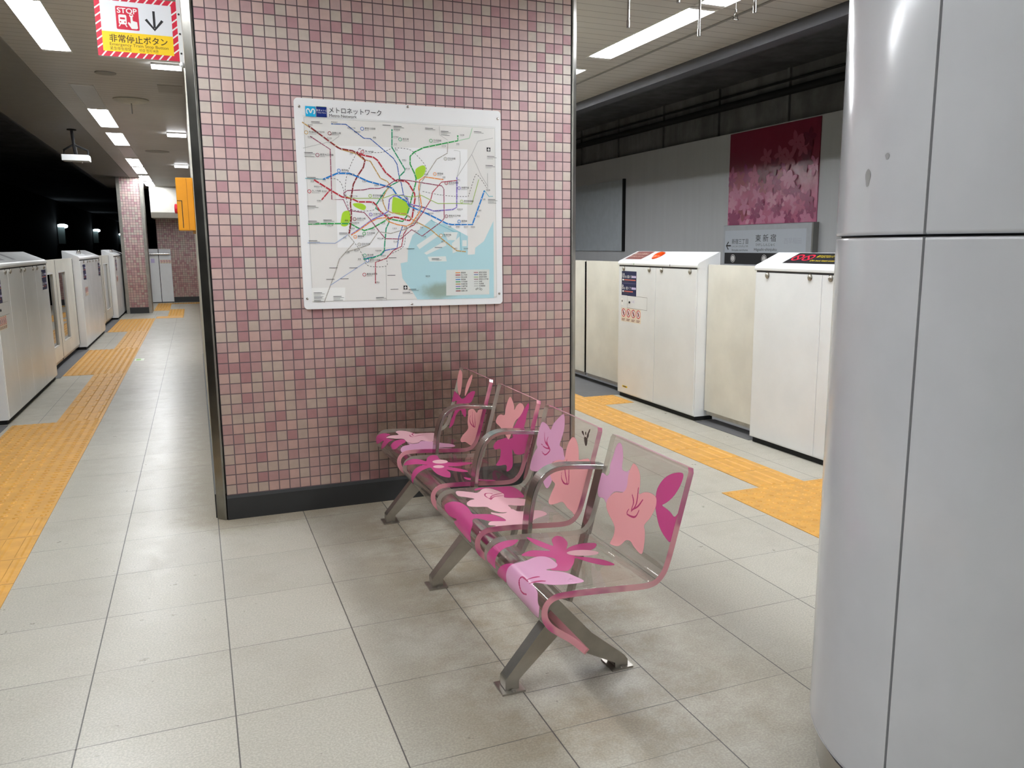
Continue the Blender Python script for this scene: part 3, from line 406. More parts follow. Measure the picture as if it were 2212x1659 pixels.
# tiled block with the map
b = MB(); b.box(.004, 1.846, 0, 6, .0, CZ); struct(b.build('wall_center', M_TILE), 'pink and beige mosaic tile wall with the network map')
b = MB(); b.box(-.043, .003, .05, 6, .12, CZ); b.box(1.847, 1.893, .05, 6, .12, CZ); struct(b.build('wall_center_side', M_CREAM), 'cream side cladding of the tiled block')
for k, (sx, x0) in enumerate(((1, 0.), (-1, 1.85))):
    P = [(x0 + sx * a, c) for a, c in ((-.003, .0), (-.012, -.002), (-.046, .036), (-.047, .05), (-.003, .05))]
    b = MB(); b.prism(P, 'z', 0, CZ); b.box(min(x0, x0 + sx * .004) , max(x0, x0 + sx * .004), -.001, .02, .12, CZ, 1)
    struct(b.build('trim_%d' % (6 + k), [M_TRIM, M_GAP], bevel=.0015), ('left', 'right')[k] + ' steel corner trim of the pink tile wall')
b = MB(); b.prism([(-.0075, 0), (-.0075, .108), (-.003, .122), (.02, .122), (.02, 0)], 'x', .001, 1.849)
b.box(-.052, -.043, .053, 6, 0, .12); b.box(1.893, 1.902, .053, 6, 0, .12); b.box(-.043, .003, .053, 6, 0, .12); b.box(1.847, 1.893, .053, 6, 0, .12)
struct(b.build('baseboard_center', M_BLACK), 'black skirting of the tiled block')

# far tiled pillar at the left, end wall and its soffit
px0, px1, py0 = -1.335, -.985, 14.5
b = MB(); b.box(px0, px1, py0, py0 + .7, 0, CZ + .05); struct(b.build('pillar_far', M_TILE), 'far pink tiled pillar at the platform end')
b = MB()
for xx, s in ((px0, -1), (px1, 1)): b.box(min(xx, xx + s * .06), max(xx, xx + s * .06), py0 - .012, py0 + .06, 0, CZ)
b.box(px0 - .05, px0, py0 + .06, py0 + .7, 0, CZ); b.box(px1, px1 + .05, py0 + .06, py0 + .7, 0, CZ)
struct(b.build('trim_8', M_TRIM), 'steel edges of the far tiled pillar')
b = MB(); b.box(px0, px1, py0 - .02, py0, 0, .12); struct(b.build('baseboard_pillar', M_BLACK), 'black skirting of the far tiled pillar')
b = MB(); b.box(-.86, .0, 18, 18.2, 0, 2.1); struct(b.build('wall_far', M_TILE), 'pink tiled end wall at the far end of the platform')
b = MB(); b.box(-.58, .0, 17.985, 18, 0, .13); struct(b.build('baseboard_far', M_BLACK), 'black skirting of the far end wall')
b = MB(); b.prism([(17., 2.12), (17., CZ), (18.2, CZ), (18.2, 2.0), (17.1, 2.0)], 'x', -.91, 0.); struct(b.build('ceiling_far', M_SOFF), 'cream soffit over the far end wall')

# round grey-white column at the right of the picture
ccx, ccy, cr_ = 1.741, -2.925, .5
t = thing('column', (ccx, ccy, 0), 'large round grey-white enamelled column at the right edge', 'column'); t['kind'] = 'structure'
sa = math.atan2(-.735, -.68)
def arc(r, a0, a1, n): return [(ccx + r * math.cos(a0 + (a1 - a0) * k / n), ccy + r * math.sin(a0 + (a1 - a0) * k / n)) for k in range(n + 1)]
SEAM = 3.235      # angle of the seam that faces the camera
def column_panels(z0, z1, name):
    bb = MB()
    gap = .003 / cr_
    for k in range(4):
        a0 = SEAM + k * math.pi / 2 + gap; a1 = SEAM + (k + 1) * math.pi / 2 - gap
        o = arc(cr_, a0, a1, 28); i = arc(cr_ - .02, a0, a1, 28)
        n = len(o); lip = .004
        rings = []
        for (zz, off) in ((z0, lip), (z0 + lip, 0), (z0 + lip * 2, 0), (z1 - lip * 2, 0), (z1 - lip, 0), (z1, lip)):
            rings.append([(ccx + (x - ccx) * (cr_ - off) / cr_, ccy + (y - ccy) * (cr_ - off) / cr_, zz) for x, y in o])
        vs = [p for rg in rings for p in rg]
        bb.add(vs, [[j * n + q, j * n + q + 1, (j + 1) * n + q + 1, (j + 1) * n + q] for j in range(5) for q in range(n - 1)], 0, True)
        bb.add([(x, y, zz) for zz in (z0, z1) for x, y in (o[0], i[0])], [(0, 1, 3, 2)], 0); bb.add([(x, y, zz) for zz in (z0, z1) for x, y in (o[-1], i[-1])], [(0, 1, 3, 2)], 0)
        bb.add([(x, y, z0) for x, y in o + i[::-1]], [list(range(2 * n))], 0); bb.add([(x, y, z1) for x, y in o + i[::-1]], [list(range(2 * n))], 0)
    return bb.build(name, M_COL, t)
column_panels(.12, 1.3395, 'panel'); column_panels(1.3435, CZ, 'panel')
b = MB(); b.prism(arc(cr_ - .012, 0, 2 * math.pi * 47 / 48, 47), 'z', .1, CZ, 0, True); b.build('core', M_CSEAM, t)
b = MB(); b.prism(arc(cr_ - .022, 0, 2 * math.pi * 47 / 48, 47), 'z', 0, .12, 0, True); b.build('base_ring', M_POL, t)
b = MB()
for a, zc, rx, rz in ((2.889, 1.463, .010, .019), (3.016, 1.501, .006, .007)):
    n = Vector((math.cos(a), math.sin(a), 0)); u = Vector((-n.y, n.x, 0)); c = Vector((ccx, ccy, zc)) + n * (cr_ + .0006)
    b.add([c + u * (rx * math.cos(k) * (1 + .2 * math.sin(3 * k))) + Vector((0, 0, rz * math.sin(k))) for k in np.linspace(0, 2 * math.pi, 16, endpoint=False)], [list(range(16))])
b.build('paint_chip', flat('bare_grey_primer', (.25, .25, .245), .6), t)['label'] = 'grey chipped paint spots on the column'
# ------------------------------------------------------------------ the bench
C_ = [(1.160, .716), (1.130, .605), (1.100, .493), (1.0885, .455), (1.079, .430), (1.061, .408), (1.040, .398), (1.000, .397), (.900, .405), (.815, .411), (.756, .412), (.733, .404), (.720, .390), (.716, .372), (.720, .350), (.735, .328), (.758, .309), (.800, .277), (.845, .233)]
PL = smooth_path(C_, 5); PS = np.concatenate([[0], np.cumsum(np.linalg.norm(np.diff(PL, axis=0), axis=1))])
SW = .465
def resample(ss):
    x = np.interp(ss, PS, PL[:, 0]); z = np.interp(ss, PS, PL[:, 1]); P = np.stack([x, z], 1)
    k = np.ones(5) / 5; Q = P.copy()
    for a in (0, 1): Q[2:-2, a] = np.convolve(P[:, a], k, 'valid')
    t = np.gradient(Q, axis=0); t /= np.linalg.norm(t, axis=1)[:, None]
    n = np.stack([t[:, 1], -t[:, 0]], 1)
    if n[0][0] > 0: n = -n
    return Q, n
def seg_dist(P, A, B):
    d = B - A; L2 = (d ** 2).sum() + 1e-12; t = np.clip(((P - A) @ d) / L2, 0, 1)
    return np.linalg.norm(P - (A + t[:, None] * d), axis=1)
def film_field(P, shapes, layer):
    f = np.full(len(P), .1)
    for ly, closed, pts in shapes:
        if ly != layer or len(pts) < 2: continue
        Q = np.array(pts, float) / 1000
        if closed:
            Q = smooth_path(Q, 4, True); n = len(Q)
            bb0 = Q.min(0) - .02; bb1 = Q.max(0) + .02; m = ((P > bb0) & (P < bb1)).all(1); S = P[m]
            if not len(S): continue
            dist = np.full(len(S), 9.); ins = np.zeros(len(S), bool)
            for i in range(n):
                A, B = Q[i], Q[(i + 1) % n]; dist = np.minimum(dist, seg_dist(S, A, B))
                c = (A[1] > S[:, 1]) != (B[1] > S[:, 1])
                with np.errstate(divide='ignore', invalid='ignore'): xi = (B[0] - A[0]) * (S[:, 1] - A[1]) / (B[1] - A[1]) + A[0]
                ins ^= c & (S[:, 0] < xi)
            f[m] = np.minimum(f[m], np.where(ins, -dist, dist))
        else:
            Q = smooth_path(Q, 5)
            bb0 = Q.min(0) - .03; bb1 = Q.max(0) + .03; m = ((P > bb0) & (P < bb1)).all(1); S = P[m]
            dist = np.full(len(S), 9.)
            for i in range(len(Q) - 1): dist = np.minimum(dist, seg_dist(S, Q[i], Q[i + 1]) - .0032 * (.55 + .45 * (1 - abs(2 * i / len(Q) - 1))))
            f[m] = np.minimum(f[m], dist)
    return f
def make_seat(yc, shapes, parent):
    ns, nt = 221, 116
    ss = np.linspace(0, PS[-1], ns); Q, n = resample(ss); U = Q + n * .009; Lw = Q - n * .009
    tt = np.linspace(-SW / 2, SW / 2, nt)
    rc = .012
    vs = []; P2 = []
    for i in range(ns):
        w = SW / 2 - max(0, rc - (ss[i])) * .6 - max(0, rc - (PS[-1] - ss[i])) * .6
        for q in tt: vs.append((U[i][0], yc + q * w / (SW / 2), U[i][1])); P2.append((ss[i], q))
    m = MB(); fs = [[i * nt + j, i * nt + j + 1, (i + 1) * nt + j + 1, (i + 1) * nt + j] for i in range(ns - 1) for j in range(nt - 1)]
    m.add(vs, fs, 0, True)
    lo = [(Lw[i][0], yc + s * (SW / 2 - max(0, rc - ss[i]) * .6 - max(0, rc - (PS[-1] - ss[i])) * .6), Lw[i][1]) for i in range(ns) for s in (-1, 1)]
    o = len(m.v); m.add(lo, [[2 * i, 2 * i + 2, 2 * i + 3, 2 * i + 1] for i in range(ns - 1)], 1, True)
    up = lambda i, s: i * nt + (0 if s < 0 else nt - 1)
    for i in range(ns - 1):
        for s in (-1, 1):
            k = 0 if s < 0 else 1
            m.f.append([up(i, s), up(i + 1, s), o + 2 * (i + 1) + k, o + 2 * i + k]); m.mi.append(2 if s < 0 else 3); m.sm.append(False)
    for i in (0, ns - 1):
        m.f.append([up(i, -1)] + [i * nt + j for j in range(1, nt - 1)] + [up(i, 1), o + 2 * i + 1, o + 2 * i]); m.mi.append(2); m.sm.append(False)
    ob = m.build('seat', [M_PRINT, M_ACR, M_EDGE, M_CLEAR_EDGE], parent)
    me = ob.data; P2 = np.array(P2); nv = len(me.vertices)
    for nm, ly in (('f0', 0), ('f1', 1), ('f3', 3), ('f2', 2), ('f4', 4), ('f5', 5)):
        at = me.attributes.new(nm, 'FLOAT', 'POINT'); d = np.full(nv, .1, np.float32); d[:len(P2)] = film_field(P2, shapes, ly); at.data.foreach_set('value', d)
    return ob
bench = thing('bench', (.92, -1.24, 0), 'four-seat steel bench with clear flower-printed acrylic seats before the tiled wall', 'bench')
SEATS = {4: -2.08, 3: -1.52, 2: -.975, 1: -.40}
SEAT_LABEL = {4: 'clear seat with a big salmon flower and magenta leaves on its back, nearest the camera', 3: 'clear seat with a lilac and a salmon flower and black scribble on its back',
              2: 'clear seat with a magenta star flower on its pan', 1: 'clear seat with two salmon petals like ears on its back, nearest the wall'}
for k, yc in SEATS.items(): tag(make_seat(yc, PETALS[str(k)], bench), SEAT_LABEL[k])
b = MB(); b.tube([(.772, -2.036, .356), (.772, -.175, .356)], .03, 20); b.build('beam', M_POL, bench)
JOINTS = (-1.80, -1.247, -.687)
for y in JOINTS:
    path = smooth_path([(.868, .385), (.874, .45), (.886, .52), (.906, .572), (.938, .602), (.985, .614), (1.06, .609), (1.142, .599)], 6)
    b = MB(); b.strap(path, .015, y - .026, y + .026); b.strap([(1.142, .606), (1.128, .55), (1.104, .46), (1.083, .375)], .016, y - .026, y + .026)
    b.build('armrest', M_POL, bench, bevel=.002)
    b = MB(); b.strap([(.868, .39), (.845, .345), (.80, .35)], .016, y - .022, y + .022); b.strap([(1.083, .38), (1.047, .25), (1.02, .145), (.985, .168), (.90, .27), (.80, .345)], .014, y - .018, y + .018)
    b.build('seat_bracket', M_STEEL, bench, bevel=.001)
for y in (-2.04, -1.21, -.37):
    lo_, hi_ = y, y + .055
    for nm, P in (('front', [(.705, .004), (.705, .04), (.835, .192), (.878, .243), (.905, .20), (.876, .150), (.748, .034), (.748, .004)]),
                  ('rear', [(1.118, .004), (1.118, .026), (1.105, .044), (.99, .140), (.803, .354), (.797, .377), (.779, .389), (.758, .386), (.744, .370), (.742, .350), (.752, .333), (.79, .290), (.955, .085), (1.073, .022), (1.073, .004)])):
        b = MB(); b.prism(P, 'y', lo_ + (.004 if nm == 'front' else 0), hi_ - (.004 if nm == 'front' else 0)); lg = b.build('leg', M_STEEL, bench, bevel=.006)
        fx = .727 if nm == 'front' else 1.095
        b = MB(); b.box(fx - .037, fx + .037, y - .012, y + .07, 0, .006); b.disc((fx, y - .004, .006), (0, 0, 1), .006, .004, 10); b.build('foot_plate', M_STEEL, lg)

# ------------------------------------------------------------------ the map board
X, Y, Z = Vector((1, 0, 0)), Vector((0, 1, 0)), Vector((0, 0, 1))
def rrect(x0, x1, z0, z1, r, n=5):
    o = []
    for cx, cz, a in ((x1 - r, z0 + r, -90), (x1 - r, z1 - r, 0), (x0 + r, z1 - r, 90), (x0 + r, z0 + r, 180)):
        o += [(cx + r * math.cos(R(a + 90 * k / n)), cz + r * math.sin(R(a + 90 * k / n))) for k in range(n + 1)]
    return o
mp = thing('map_board', (.925, -.001, 1.02), 'white framed railway network map screwed to the pink tile wall', 'map')
b = MB(); b.prism(rrect(.412, 1.440, 1.021, 2.013, .018), 'y', -.018, -.002); b.build('frame_board', M_WHITE, mp, bevel=.002)
F = frame((0, -.0185, 0), X, Z)       # u = X, v = Z, normal = -Y
MC = {'paper': lin(233, 232, 229), 'centre': lin(244, 245, 246), 'green': lin(176, 222, 60), 'sea': lin(182, 220, 228), 'land': lin(230, 236, 234), 'legend': lin(222, 226, 222), 'white': lin(244, 245, 243),
      'mita': lin(52, 100, 178), 'namboku': lin(50, 160, 120), 'chiyoda': lin(60, 165, 92), 'pale_green': lin(160, 210, 170), 'marunouchi': lin(190, 56, 70), 'yurakucho': lin(200, 160, 96), 'fukutoshin': lin(140, 52, 56),
      'tozai': lin(44, 132, 210), 'teal': lin(120, 196, 210), 'hanzomon': lin(138, 122, 204), 'ginza': lin(242, 152, 76), 'oedo': lin(150, 66, 96), 'asakusa': lin(176, 58, 76), 'shinjuku': lin(164, 196, 96), 'hibiya': lin(176, 172, 164),
      'pale_blue': lin(166, 182, 216), 'grey': lin(186, 186, 184), 'ink': lin(44, 44, 48), 'logo_blue': lin(38, 176, 226), 'logo_navy': lin(24, 44, 120), 'faint': lin(206, 206, 202), 'stain': lin(150, 150, 128)}
def map_mat(k):
    if k != 'sea': return flat('map_' + k, MC[k], .22, .5)
    t = NT('map_sea'); p, x, y, z = t.pos(); n = t.noise(p, 6., 5, .65)
    dx = t.math('DIVIDE', t.math('SUBTRACT', x, 1.10), .13); dz = t.math('DIVIDE', t.math('SUBTRACT', z, 1.10), .045)
    d = t.math('SQRT', t.math('ADD', t.math('MULTIPLY', dx, dx), t.math('MULTIPLY', dz, dz)))
    k2 = t.ramp(t.math('ADD', d, t.math('MULTIPLY', t.math('SUBTRACT', n, .5), 1.6)), 1.2, .2, 0, .75)
    return t.done(t.bsdf(t.mix(k2, MC['sea'], lin(140, 150, 125)), .22, 0, .5))
mk = list(MC); mi = {k: i for i, k in enumerate(mk)}
b = MB(); m3 = lambda P: [(p[0] / 1000, p[1] / 1000) for p in P]
b.rect(F, .452, 1.408, 1.056, 1.926, .0004, mi['faint']); b.rect(F, .4545, 1.4055, 1.0585, 1.9235, .0006, mi['paper'])
b.rect(F, .447, 1.412, 1.9305, 1.9315, .0006, mi['faint'])
lift = .0008
for k in ('centre', 'sea', 'land', 'green', 'legend', 'white'):
    for P in MAPD['P'][k]:
        Q = m3(P)
        if k in ('green',): Q = [tuple(q) for q in smooth_path(Q, 4, True)]
        b.poly(F, Q, lift, mi[k]); lift += .00004
lift = .0013
for P in MAPD['D']:
    Q = smooth_path(m3(P), 5); L = np.concatenate([[0], np.cumsum(np.linalg.norm(np.diff(Q, axis=0), axis=1))]); s = 0
    while s < L[-1]:
        q = np.linspace(s, min(s + .009, L[-1]), 3); b.line(F, np.stack([np.interp(q, L, Q[:, 0]), np.interp(q, L, Q[:, 1])], 1), .0022, lift, mi['ink']); s += .015
for i, (c, w, P) in enumerate(MAPD['L']):
    Q = np.array(m3(P)); lift = .0014 + i * .00003
    b.line(F, Q, w * .00085, lift, mi[c])
    L = np.concatenate([[0], np.cumsum(np.linalg.norm(np.diff(Q, axis=0), axis=1))])
    if w >= 5:
        for s in np.arange(.012, L[-1], .034): b.dot(F, np.interp(s, L, Q[:, 0]), np.interp(s, L, Q[:, 1]), w * .00026, .0026, mi['white'], 8)
for x, z, c, l, nm in MAPD['B']:
    x /= 1000; z /= 1000
    b.dot(F, x, z, .0080, .0028, mi['white']); b.ring(F, x, z, .0088, .0028, .003, mi[c]); b.text(F, l, .0075, x, z - .0027, .0031, mi['ink'], 'C')
    b.text(F, nm, .0105, x + .0125, z - .001, .003, mi['ink']); b.text(F, {'I': 'Mita Line', 'N': 'Namboku Line', 'C': 'Chiyoda Line', 'Y': 'Yurakucho Line', 'F': 'Fukutoshin Line', 'E': 'Oedo Line', 'M': 'Marunouchi Line', 'T': 'Tozai Line', 'S': 'Shinjuku Line', 'G': 'Ginza Line', 'A': 'Asakusa Line', 'Z': 'Hanzomon Line', 'H': 'Hibiya Line'}[l], .0052, x + .0125, z - .0075, .003, mi['ink'])
for x, z, nm in MAPD['S']:
    b.text(F, nm, .0078, x / 1000, z / 1000 - .002, .003, mi['ink'], 'C'); b.rect(F, x / 1000 - .010, x / 1000 + .008, z / 1000 - .0058, z / 1000 - .0045, .003, mi['grey'])
for x, z, n in MAPD['N']:
    for k in range(n):
        w = (.040, .052, .033, .046)[k % 4]; b.line(F, [(x / 1000, z / 1000 - .0062 * k), (x / 1000 + w, z / 1000 - .0062 * k)], .0022 if k % 2 == 0 else .0014, .003, mi['ink'] if k % 3 != 2 else mi['grey'])
for x, z in MAPD['A']:
    x /= 1000; z /= 1000; b.rect(F, x - .010, x + .010, z - .010, z + .010, .0028, mi['ink'])
    b.poly(F, [(x - .0015, z + .0075), (x + .0015, z + .0075), (x + .002, z + .002), (x + .008, z - .002), (x + .008, z - .0035), (x + .002, z - .002), (x + .0015, z - .006), (x + .004, z - .0075), (x - .004, z - .0075), (x - .0015, z - .006), (x - .002, z - .002), (x - .008, z - .0035), (x - .008, z - .002), (x - .002, z + .002)], .003, mi['white'])
lx, lz = 1.162, 1.176
LEG = [('ginza', '銀座線'), ('marunouchi', '丸ノ内線'), ('hibiya', '日比谷線'), ('tozai', '東西線'), ('chiyoda', '千代田線'), ('yurakucho', '有楽町線'), ('hanzomon', '半蔵門線'), ('namboku', '南北線'), ('fukutoshin', '副都心線')]
for k, (c, nm) in enumerate(LEG):
    z = lz - .0118 * k + .013; b.line(F, [(lx + .018, z), (lx + .044, z)], .0042, .003, mi[c]); b.text(F, nm, .0085, lx + .048, z - .003, .003, mi['ink'])
for k, (c, nm) in enumerate([('asakusa', '都営浅草線'), ('mita', '都営三田線'), ('shinjuku', '都営新宿線'), ('oedo', '都営大江戸線'), ('grey', 'JR線'), ('grey', '私鉄線'), ('grey', '空港連絡')]):
    z = lz - .0118 * k + .013; b.line(F, [(lx + .118, z), (lx + .142, z)], .0026, .003, mi[c]); b.text(F, nm, .0085, lx + .147, z - .003, .003, mi['ink'])
b.ring(F, lx + .130, lz - .075, .004, .0013, .003, mi['ink']); b.ring(F, lx + .137, lz - .071, .004, .0013, .003, mi['ink']); b.ring(F, lx + .150, lz - .072, .005, .0013, .003, mi['ink']); b.ring(F, lx + .158, lz - .076, .005, .0013, .003, mi['ink'])
# heading: rounded "M" mark in a light blue square, navy square beside it, title
b.rect(F, .462, .509, 1.930, 1.977, .003, mi['logo_blue']); b.rect(F, .5125, .5600, 1.9305, 1.9785, .003, mi['logo_navy']); b.rect(F, .5125, .5600, 1.9775, 1.9785, .0031, mi['green'])
H = [(.4672, 1.955), (.469, 1.963), (.4745, 1.9655), (.480, 1.962), (.4855, 1.953), (.491, 1.962), (.4965, 1.9655), (.502, 1.963), (.5038, 1.955), (.502, 1.947), (.4985, 1.9435)]
b.line(F, smooth_path([(.4715, 1.9425), (.468, 1.948), (.4682, 1.960), (.473, 1.9645), (.4785, 1.962), (.4855, 1.9475), (.4925, 1.962), (.498, 1.9645), (.5028, 1.960), (.503, 1.948), (.4995, 1.9425)], 6), .0052, .0033, mi['white'])
b.text(F, '東京メトロ', .0105, .5362, 1.957, .0033, mi['white'], 'C'); b.text(F, 'Tokyo Metro', .0075, .5362, 1.948, .0033, mi['white'], 'C')
b.text(F, 'メトロネットワーク', .0315, .571, 1.9535, .003, mi['ink'], width=.250); b.text(F, 'Metro Network', .0185, .571, 1.9345, .003, mi['ink'], width=.130)
b.build('map_print', [map_mat(k) for k in mk], mp)['label'] = 'printed network map with coloured lines, green parks and a blue bay'
for x, z in ((.435, 1.974), (.954, 2.004), (1.424, 1.974), (.428, 1.073), (.946, 1.033), (1.422, 1.075)):
    b = MB(); b.disc((x, -.018, z), (0, -1, 0), .0062, .002, 14, 0, .003); b.build('screw', M_POL, mp)

# ------------------------------------------------------------------ emergency stop sign hung on the corner of the block
sg = thing('stop_button_sign', (-.05, .155, 2.16), 'red-striped emergency train stop button sign beside the tiled block corner', 'sign')
x0, x1, z0, z1 = -.398, -.066, 2.165, 2.424
b = MB(); b.box(x0, x1, .15, .19, z0, z1); b.build('sign_box', flat('sign_box_grey', (.6, .6, .6)), sg, bevel=.002)
b = MB(); F = frame((0, .1495, 0), X, Z); MS = [M_RED, M_PAPER, flat('sign_yellow', lin(240, 200, 20), .4), M_INK, flat('sign_white', (.72, .74, .78), .3), flat('sign_brown_ink', lin(70, 52, 20), .5)]
b.rect(F, x0, x1, z0, z1, .0003, 0)
bw = .022
def stripes(ax, a0, a1, c0, c1):
    n = int((a1 - a0) / .033)
    for k in range(n + 1):
        a = a0 + .033 * k
        P = [(a, c0), (a + .0075, c0), (a + .0075 + (c1 - c0) * .8, c1), (a + (c1 - c0) * .8, c1)]
        if P[2][0] > a1: continue
        b.poly(F, P if ax == 'x' else [(q[1], q[0]) for q in P], .0006, 1)
stripes('x', x0 + .012, x1, z0, z0 + bw); stripes('x', x0, x1, z1 - bw, z1); stripes('z', z0 + .03, z1 - .02, x0, x0 + bw); stripes('z', z0 + .03, z1 - .02, x1 - bw, x1)
zi = z0 + .106
b.rect(F, x0 + bw, x1 - bw, zi, z1 - bw, .0009, 4); b.rect(F, x0 + bw, x1 - bw, z0 + bw, zi, .0009, 2)
qx, qz = x0 + .083, zi + .012
b.poly(F, rrect(qx, qx + .092, qz, qz + .098, .006), .0012, 0); b.text(F, 'STOP', .031, qx + .046, qz + .070, .0015, 1, 'C', .080, .02)
b.poly(F, rrect(qx + .010, qx + .042, qz + .022, qz + .063, .006), .0015, 1); b.rect(F, qx + .016, qx + .036, qz + .043, qz + .051, .0018, 0); b.dot(F, qx + .017, qz + .032, .003, .0018, 0); b.dot(F, qx + .035, qz + .032, .003, .0018, 0)
b.line(F, [(qx + .016, qz + .022), (qx + .010, qz + .012)], .004, .0015, 1); b.line(F, [(qx + .036, qz + .022), (qx + .042, qz + .012)], .004, .0015, 1)
b.poly(F, [(qx + .058, qz + .062), (qx + .066, qz + .062), (qx + .067, qz + .040), (qx + .084, qz + .036), (qx + .086, qz + .010), (qx + .080, qz + .006), (qx + .060, qz + .006), (qx + .046, qz + .028), (qx + .049, qz + .034), (qx + .058, qz + .028)], .0015, 1); b.ring(F, qx + .062, qz + .062, .008, .003, .0016, 1)
ax_ = x1 - .095; b.rect(F, ax_ - .005, ax_ + .005, qz + .018, qz + .090, .0012, 3); b.line(F, [(ax_ - .034, qz + .052), (ax_, qz + .010), (ax_ + .034, qz + .052)], .011, .0013, 3)
b.text(F, '非常停止ボタン', .036, x0 + .050, zi - .041, .0012, 5, width=.236, bold=.012); b.text(F, 'Emergency Train Stop Button', .018, x0 + .050, zi - .059, .0012, 5, width=.238); b.text(F, '紧急停车按钮', .016, x0 + .050, zi - .077, .0012, 5, width=.085); b.text(F, '비상 정지 버튼', .016, x0 + .168, zi - .077, .0012, 5, width=.078)
b.build('sign_face', MS, sg)
b = MB(); b.box(x1, x1 + .018, .148, .20, z0 - .004, CZ - .002, 0)
for zz in (2.20, 2.285, 2.37, 2.5, 2.6): b.disc((x1 + .009, .148, zz), (0, -1, 0), .0045, .003, 10, 1)
b.build('mounting_flange', [M_GATE, M_INK], sg); b = MB(); b.disc((-.047, .075, 2.135), (-.7, -.7, 0), .012, .02, 12, 0, .006); b.build('knob', M_GATE, sg)

# yellow emergency button cabinet further along the side of the block
yb = thing('emergency_button_box', (-.09, 1.5, 1.42), 'orange-yellow emergency button cabinet on the side of the tiled block', 'box')
b = MB(); b.box(-.142, -.044, 1.5, 1.8, 1.425, 1.746); b.build('cabinet', M_CAN, yb, bevel=.004)
b = MB(); b.box(-.0815, -.0795, 1.4988, 1.5005, 1.43, 1.742); b.build('seam', flat('dark_yellow_seam', lin(150, 90, 10)), yb)
b = MB(); b.box(-.141, -.112, 1.4985, 1.5005, 1.604, 1.608); b.box(-.116, -.112, 1.4985, 1.5005, 1.44, 1.606); b.build('door_gap', M_INK, yb)
b = MB(); b.disc((-.142, 1.58, 1.56), (-1, 0, 0), .03, .014, 16, 0, .004); b.build('push_button', M_RED, yb)
b = MB(); b.box(-.062, -.045, 1.505, 1.55, 1.405, 1.425); b.build('mount_bracket', flat('brown_bracket', lin(120, 80, 20)), yb)
# ------------------------------------------------------------------ platform doors
NEGY = Vector((0, -1, 0))
ST_MATS = [M_NAVY, M_PAPER, M_RED, M_INK, flat('sticker_orange', lin(206, 110, 90)), flat('sticker_cream', lin(222, 208, 190)), flat('sticker_yellow', lin(226, 200, 40)), flat('sticker_lilac', lin(190, 180, 215)), flat('sticker_maroon', lin(120, 70, 66)), flat('sticker_grey', lin(70, 70, 74))]
def door_housing(side, y0, y1, splits, knobs, label, group):
    sg_ = 1 if side == 'right' else -1; xf = 3.37 if side == 'right' else -1.43
    D = lambda d: xf + sg_ * d
    t = thing('platform_door_housing', (D(.1), (y0 + y1) / 2, 0), label, 'platform door', group)
    b = MB(); b.prism([(D(a), c) for a, c in ((.005, .036), (.005, 1.17), (.19, 1.25), (.19, .036))], 'y', y0 + .004, y1 - .004); b.build('cabinet', M_GATE, t, bevel=.003)
    b = MB(); b.prism([(D(a), c) for a, c in ((-.004, 1.166), (-.005, 1.182), (0., 1.195), (.012, 1.205), (.03, 1.212), (.19, 1.284), (.194, 1.278), (.194, 1.16), (.012, 1.16), (.012, 1.166))], 'y', y0, y1); b.build('top_cover', M_GATE, t, bevel=.004)
    b = MB(); b.prism([(D(a), c) for a, c in ((.0, 1.154), (.0, 1.166), (.006, 1.166), (.006, 1.154))], 'y', y0 + .02, y1 - .02); b.build('shadow_gap', M_CSEAM, t)
    b = MB(); b.box(min(D(.02), D(.18)), max(D(.02), D(.18)), y0 + .02, y1 - .02, 0, .036); b.build('plinth', M_GAP, t)
    ys = [y0] + list(splits) + [y1]
    for a, c in zip(ys[:-1], ys[1:]):
        b = MB(); b.box(min(D(0), D(.006)), max(D(0), D(.006)), a + .004 + (.012 if a == y0 else 0), c - .004 - (.012 if c == y1 else 0), .045, 1.153)
        p = b.build('access_panel', M_GATE, t, bevel=.0015)
        for k in knobs:
            if a < k < c:
                b = MB(); b.disc((D(0), k, 1.136), (-sg_, 0, 0), .021, .003, 18, 0); b.disc((D(-.003), k, 1.136), (-sg_, 0, 0), .0155, .005, 16, 1, .007); b.build('panel_lock', [M_POL, M_STEEL], p)
    F = frame((D(-.0006), 0, 0), NEGY if sg_ > 0 else Y, Z)
    v = Vector((sg_ * .16, 0, .072)).normalized(); T = frame((D(.03), 0, 1.2126), NEGY if sg_ > 0 else Y, v)
    return t, F, T, (lambda y: -y) if sg_ > 0 else (lambda y: y), D
def info(t, F, a, z, w, h):
    b = MB(); b.rect(F, a, a + w, z, z + h, 0, 0); b.rect(F, a, a + w, z + h * .5, z + h * .505, .0004, 7)
    for k, s in ((.55, '10'), (.08, '8')):
        zz = z + h * k
        b.text(F, s, h * .27, a + w * .03, zz + h * .17, .0004, 1); b.text(F, '両', h * .11, a + w * (.24 if s == '10' else .15), zz + h * .17, .0004, 1); b.text(F, '1番ドア', h * .14, a + w * (.36 if s == '10' else .28), zz + h * .17, .0004, 1)
        b.rect(F, a + w * .68, a + w * .98, zz + h * .18, zz + h * .27, .0004, 7); b.rect(F, a + w * .05, a + w * .16, zz + h * .06, zz + h * .12, .0004, 1); b.rect(F, a + w * .19, a + w * (.95 if s == '10' else .78), zz + h * .07, zz + h * .11, .0004, 4); b.rect(F, a + w * .05, a + w * .5, zz, zz + h * .03, .0004, 9)
    b.build('info_sticker', ST_MATS, t)['label'] = 'navy car and door number sticker'
